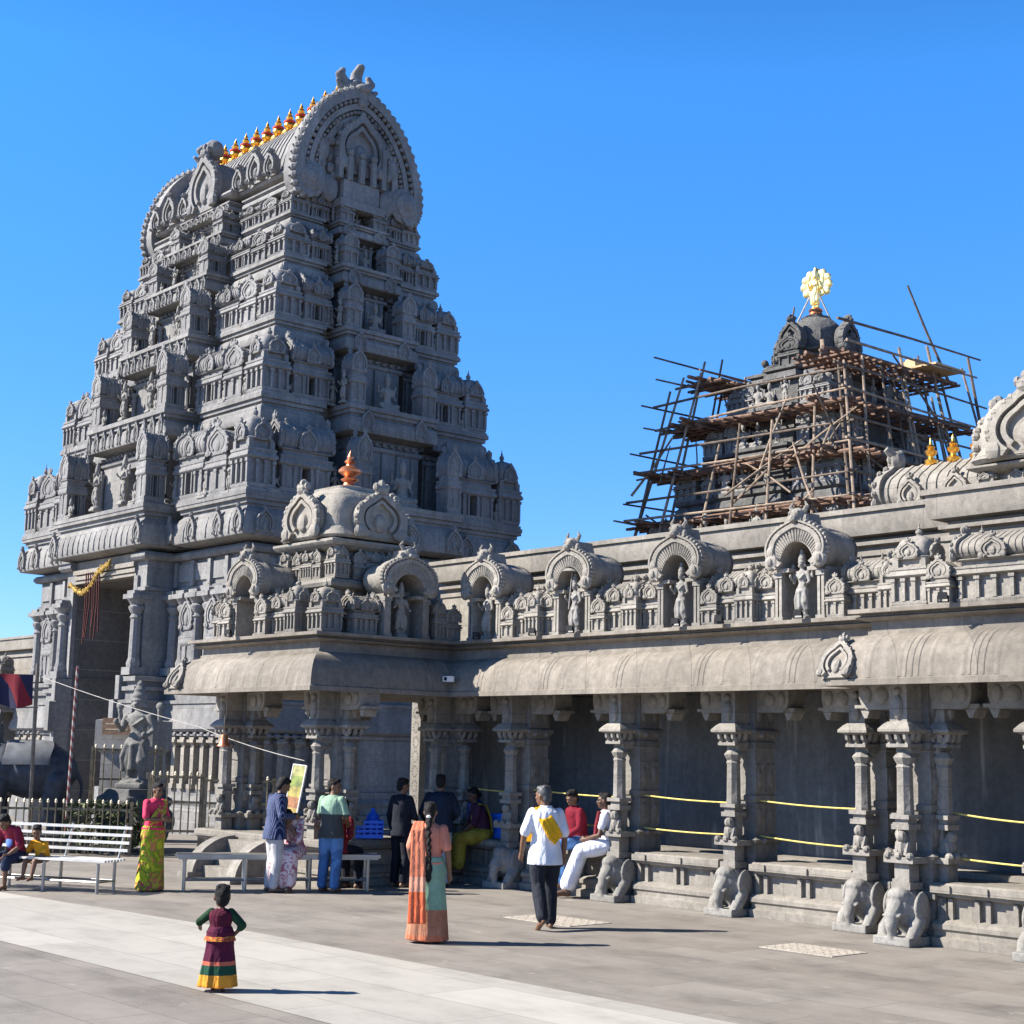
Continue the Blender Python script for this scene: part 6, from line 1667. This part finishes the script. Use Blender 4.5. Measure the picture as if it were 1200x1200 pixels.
# --- benches
M['alu'] = plain('brushed_metal', (0.34, 0.33, 0.31), 0.35, 0.7, 0.15, 3)
M['wbar'] = plain('white_slat', (0.55, 0.55, 0.53), 0.5, 0, 0.2, 4)
def bench(x, y, rz, L, zs, dp, mat, legs, lab, back=False):
    t = empty('bench', (x, y, 0), rz); tag(t, lab, 'bench')
    if back:
        for i in range(7): m = MB(); m.box(0, L, -dp + i * dp / 6.4, -dp + i * dp / 6.4 + .05, zs - .03, zs); m.build('seat_slat', mat, t)
        for i in range(4): m = MB(); m.box(0, L, .06 + i * .028, .085 + i * .028, zs + .09 + i * .105, zs + .13 + i * .105); m.build('back_slat', mat, t)
    else:
        m = MB(); m.box(0, L, -dp, 0, zs - .05, zs); m.box(.03, L - .03, -dp + .03, -.03, zs - .075, zs - .051); m.build('seat', mat, t)
    for lx in legs:
        for yy in (-dp + .04, -.04):
            m = MB(); m.tube([(lx, yy, 0), (lx, yy, zs - .05)], .024, 8); m.build('leg', M['alu'], t)
        if back: m = MB(); m.tube([(lx, .02, zs - .05), (lx, .05, zs), (lx, .2, zs + .46)], .02, 8); m.build('back_post', M['alu'], t)
        m = MB(); m.tube([(lx, -dp + .04, .16), (lx, -.04, .16)], .016, 6); m.build('stretcher', M['alu'], t)
    for yy in (-dp + .04, -.04): m = MB(); m.tube([(legs[0], yy, .16), (legs[-1], yy, .16)], .016, 6); m.build('stretcher', M['alu'], t)
    return t
bd = math.atan2(2.60, 1.32)
bench(-20.62, 11.55, bd, 3.0, .53, .42, M['alu'], (.12, 1.0, 1.95, 2.82), 'long plain metal bench without a back in front of the porch steps')
wd = math.atan2(1.05, 1.95)
WB = (-22.75, 9.45)
bench(*WB, wd, 2.55, .47, .48, M['wbar'], (.6, 1.5, 2.42), 'white slatted bench with a backrest standing in front of the fence', True)
def onb(x, y, a, u, v): return x + u * math.cos(a) - v * math.sin(a), y + u * math.sin(a) + v * math.cos(a)
# seated on the metal bench
x, y = onb(-20.62, 11.55, bd, 1.72, -.20)
flo = cloth('pink_white_dress', (0.45, 0.22, 0.24), pattern=[(0.6, 0.5, 0.5), (0.36, 0.12, 0.16)], pscale=12)
P = sit(.53, .2, head=(0, .33, 1.14), nod=.9, elL=(-.2, .34, .80), wrL=(-.07, .36, 1.0), elR=(.2, .34, .80), wrR=(.07, .36, 1.0))
person('seated woman in a pink and white dress resting her bowed head on her hands', x, y, 0, R(215), 1.6, P, 0, 'bun', None, [shirt(flo, .5, .02, .022, 1.0, 'dress_top'), skirt(flo, name='dress')], 1, 1, .8)
x, y = onb(-20.62, 11.55, bd, 2.36, -.2)
P = sit(.53, .12, yaw=R(10), elR=(.26, .0, .86), wrR=(.10, .12, .78), nod=.3)
person('person in a dark red shirt sitting with back turned on the metal bench', x, y, 0, R(18), 1.62, P, 0, 'short', None, [shirt(cloth('dark_red_shirt', (0.17, 0.018, 0.025)), .95, .06, .024), trousers(dk2, .02, .96)], 1, 1, .7)
# boys on the white bench
x, y = onb(*WB, wd, .92, -.30)
P = sit(.47, .26, head=(.02, .36, 1.13), nod=.6, elL=(-.26, .26, .74), wrL=(-.16, .42, .60), elR=(.27, .2, .72), wrR=(.22, .36, .54))
person('boy in a dark red t-shirt and blue shorts leaning forward on the white bench', x, y, 0, R(205), 1.42, P, 0, 'short', None, [shirt(cloth('dark_red_tshirt', (0.20, 0.018, 0.04)), .46, .05, .022), strip_('blue_print', plain('blue_print', (0.12, 0.22, 0.55), 0.8), lambda P: MB().sph(lerp(P['pel'], P['chest'], .75) + V((0, .135, -.02)), (.075, .025, .10), 12, 8)), trousers(cloth('dark_blue_shorts', (0.02, 0.03, 0.06)), .03, .25, 1.1, 'shorts')], 1.1, 1, .6)
x, y = onb(*WB, wd, 1.32, -.22)
KS = dict(pel=(0, 0, .56), chest=(.06, .05, .82), neck=(.1, .1, .94), head=(.12, .14, 1.12), shL=(-.10, .08, .88), shR=(.26, .08, .9))
P = sit(.47, .1, **KS, yaw=R(30), nod=.3, elL=(-.14, .2, .68), wrL=(-.1, .36, .56), elR=(.36, .12, .68), wrR=(.28, .26, .52))
P['anL'] = (-.12, .5, .2); P['anR'] = (.12, .5, .2)
person('small child in a yellow top curled beside the boy on the white bench', x, y, .07, R(205), 1.12, P, 0, 'short', None, [shirt(cloth('yellow_top', (0.68, 0.30, 0.02)), .4, .02, .024)], 1.25, 1, .6)
# seated on the hall's bench wall
yell = cloth('mustard_sari', (0.28, 0.215, 0.03), pattern=[(0.33, 0.26, 0.04)], pscale=6)
P = sit(.72, .16, yaw=R(15), nod=.35, anL=(-.1, .44, .26), anR=(.1, .46, .26), knL=(-.12, .42, .74), knR=(.12, .42, .74), wrL=(-.1, .38, .84), wrR=(.1, .38, .84))
person('person in a mustard yellow sari sitting on the stone ledge in the shade', -19.2, 16.33, .0, R(150), 1.62, P, 1, 'bun', None, [shirt(cloth('purple_blouse', (0.06, 0.02, 0.05)), .5, .0, .018, 1, 'blouse'), skirt(yell), pallu(yell, [(.12, .16, .86), (.06, .2, 1.05), (-.06, .2, 1.22), (-.13, .12, 1.33), (-.14, .0, 1.3), (-.13, -.08, 1.1), (-.12, -.12, .85)], [(1, 0, .3), (1, 0, .3), (1, 0, .2), (1, 0, 0), (1, 0, 0), (1, 0, 0), (1, 0, 0)], .18)], 1, 1, .7)
P = sit(.72, .1, yaw=R(10), nod=.45, anL=(-.12, .42, .22), anR=(.14, .46, .26), elR=(.27, .02, .98), wrR=(.3, .12, .80), wrL=(-.02, .36, .84))
person('man in a maroon shirt and blue jeans sitting on the stone ledge', -16.92, 16.28, .0, R(168), 1.66, P, 0, 'short', None, [shirt(cloth('maroon_shirt', (0.16, 0.008, 0.02)), .94, .05, .024, 1, 'shirt', .01, True), trousers(jean, .026, .96, 1.08)], 1, 1, .6)
wh2 = cloth('white_dhoti', (0.66, 0.66, 0.72), wr=.8)
P = sit(.70, .05, yaw=R(10), anL=(-.16, .62, .14), anR=(.02, .66, .10), knL=(-.14, .42, .70), knR=(.12, .44, .68), elL=(-.24, .12, .95), wrL=(-.1, .34, .88))
person('man in a white dhoti sitting against the second elephant pillar with legs stretched out', -16.24, 16.24, .0, R(128), 1.66, P, 1, 'short', None, [shirt(wh2, .3, .0, .02, 1, 'vest'), skirt(wh2, name='dhoti'), strip_('red_scarf', cloth('red_scarf', (0.18, 0.02, 0.03)), lambda P: MB().tube([V(P['shL']) + V((.06, .1, .05)), V(P['chest']) + V((-.1, .16, -.06)), V(P['pel']) + V((-.12, .2, .1))], [.03, .035, .03], 8))], 1, 1, .7)
# --- things on and beside the porch plinth
M['blue'] = plain('blue_plastic', (0.015, 0.15, 0.80), 0.4, 0, 0.1)
def crate(x, y, z, rz, L, W, Hh, lab):
    t = empty('crate', (x, y, z), rz); tag(t, lab, 'crate')
    m = MB(); m.box(-L, L, -W, W, 0, .02); m.build('base', M['blue'], t)
    for (x0, x1, y0, y1) in ((-L, L, -W, -W + .015), (-L, L, W - .015, W), (-L, -L + .015, -W + .016, W - .016), (L - .015, L, -W + .016, W - .016)):
        m = MB()
        for k in range(4): m.box(x0, x1, y0, y1, .021 + k * Hh / 4, .021 + k * Hh / 4 + Hh / 7)
        n = 7
        for k in range(n):
            if x1 - x0 > .1: a = x0 + (x1 - x0) * k / (n - 1); m.box(max(x0, a - .012), min(x1, a + .012), y0 + .002, y1 - .002, .022, Hh)
            else: a = y0 + (y1 - y0) * k / (n - 1); m.box(x0 + .002, x1 - .002, max(y0, a - .012), min(y1, a + .012), .022, Hh)
        m.build('side', M['blue'], t)
    return t
crate(-19.95, 14.45, .72, bd, .30, .2, .28, 'bright blue plastic crate standing on the edge of the porch')
m = MB(); m.lathe([(.10, 0), (.11, .02), (.11, .20), (.10, .23), (.11, .25), (.11, .30), (.05, .37), (.035, .39), (.035, .43), (0.0, .435)], 14, (-20.0, 14.68, .745))
t = m.build('water_jar', M['blue']); tag(t, 'blue water jar standing inside the crate on the porch', 'jar')
m = MB(); m.lathe([(.13, 0), (.14, .03), (.14, .36), (.13, .4), (.14, .43), (.14, .52), (.06, .60), (.04, .62), (.04, .66), (0, .665)], 16, (-19.62, 16.5, .72)); tag(m.build('water_jar', plain('dark_blue_plastic', (0.005, 0.03, 0.20), 0.35)), 'large dark blue water jar on the ledge behind the mustard sari', 'jar')
m = MB(); m.box(-.2, .2, -.15, .15, 0, .34, tp=.02); m.box(-.21, .21, -.16, .16, .341, .39); o = m.build('storage_box', M['blue'], loc=(-19.0, 16.62, .72)); o.rotation_euler = (0, 0, .3); tag(o, 'blue lidded storage box on the ledge right of the mustard sari', 'box')
bgm = MB()
for i in range(7): bgm.sph((j(.06), j(.06), .09 + j(.03)), (.11, .10, .10), 9, 7)
bgm.tube([(-.05, 0, .16), (-.02, 0, .28), (.04, 0, .17)], .012, 6)
o = remesh(bgm, 'carry_bag', plain('pink_red_bag', (0.55, 0.06, 0.10), 0.6), .014); o.location = (-19.9, 15.3, .72); tag(o, 'small pinkish red bag lying on the porch edge beside the navy jacket', 'bag')
def poster():
    m, N, L, P_ = _mat('poster_print'); tc = _n(N, 'ShaderNodeTexCoord'); sx = _n(N, 'ShaderNodeSeparateXYZ'); L.new(tc.outputs['Object'], sx.inputs[0])
    r = _ramp(N, [(0, (0.42, 0.03, 0.025)), (.10, (0.62, 0.55, 0.3)), (.15, (0.60, 0.42, 0.08)), (.45, (0.50, 0.20, 0.06)), (.62, (0.55, 0.45, 0.08)), (.78, (0.28, 0.36, 0.05)), (.95, (0.5, 0.48, 0.15))], 'CONSTANT'); L.new(sx.outputs[2], r.inputs[0])
    no = _n(N, 'ShaderNodeTexNoise', Scale=9.0, Detail=3.0); L.new(tc.outputs['Object'], no.inputs['Vector']); r2 = _ramp(N, [(.38, .38), (.5, .62), (.62, .8)]); L.new(no.outputs[0], r2.inputs[0])
    L.new(_mix(N, L, r.outputs[0], r2.outputs[0], 1.0, 'MULTIPLY'), P_.inputs['Base Color']); return m
t = empty('poster_board', (-20.62, 13.46, .72), R(30)); t.rotation_euler = (R(-9), R(5), R(20)); tag(t, 'tall yellow and orange poster board leaning on the porch corner pillar', 'poster')
m = MB(); m.box(-.12, .12, -.012, .012, 0, 1.12); m.build('panel', poster(), t)
m = MB(); m.box(-.132, -.12, -.016, .016, 0, 1.135); m.box(.12, .132, -.016, .016, 0, 1.135); m.box(-.119, .119, -.016, .016, 1.121, 1.135); m.build('frame', M['wht'], t)
bl = empty('bell', (-22.35, 13.30, 2.1)); tag(bl, 'small brass bell hanging at the front of the left porch pillar', 'bell')
m = MB(); m.lathe([(.0, .2), (.05, .19), (.07, .12), (.085, .04), (.12, 0), (.11, 0), (.07, .05), (0, .15)], 14); m.build('bell_body', M['copper'], bl)
m = MB(); m.tube([(0, 0, .19), (0, 0, .86)], .008, 6); m.build('chain', M['poled'], bl)
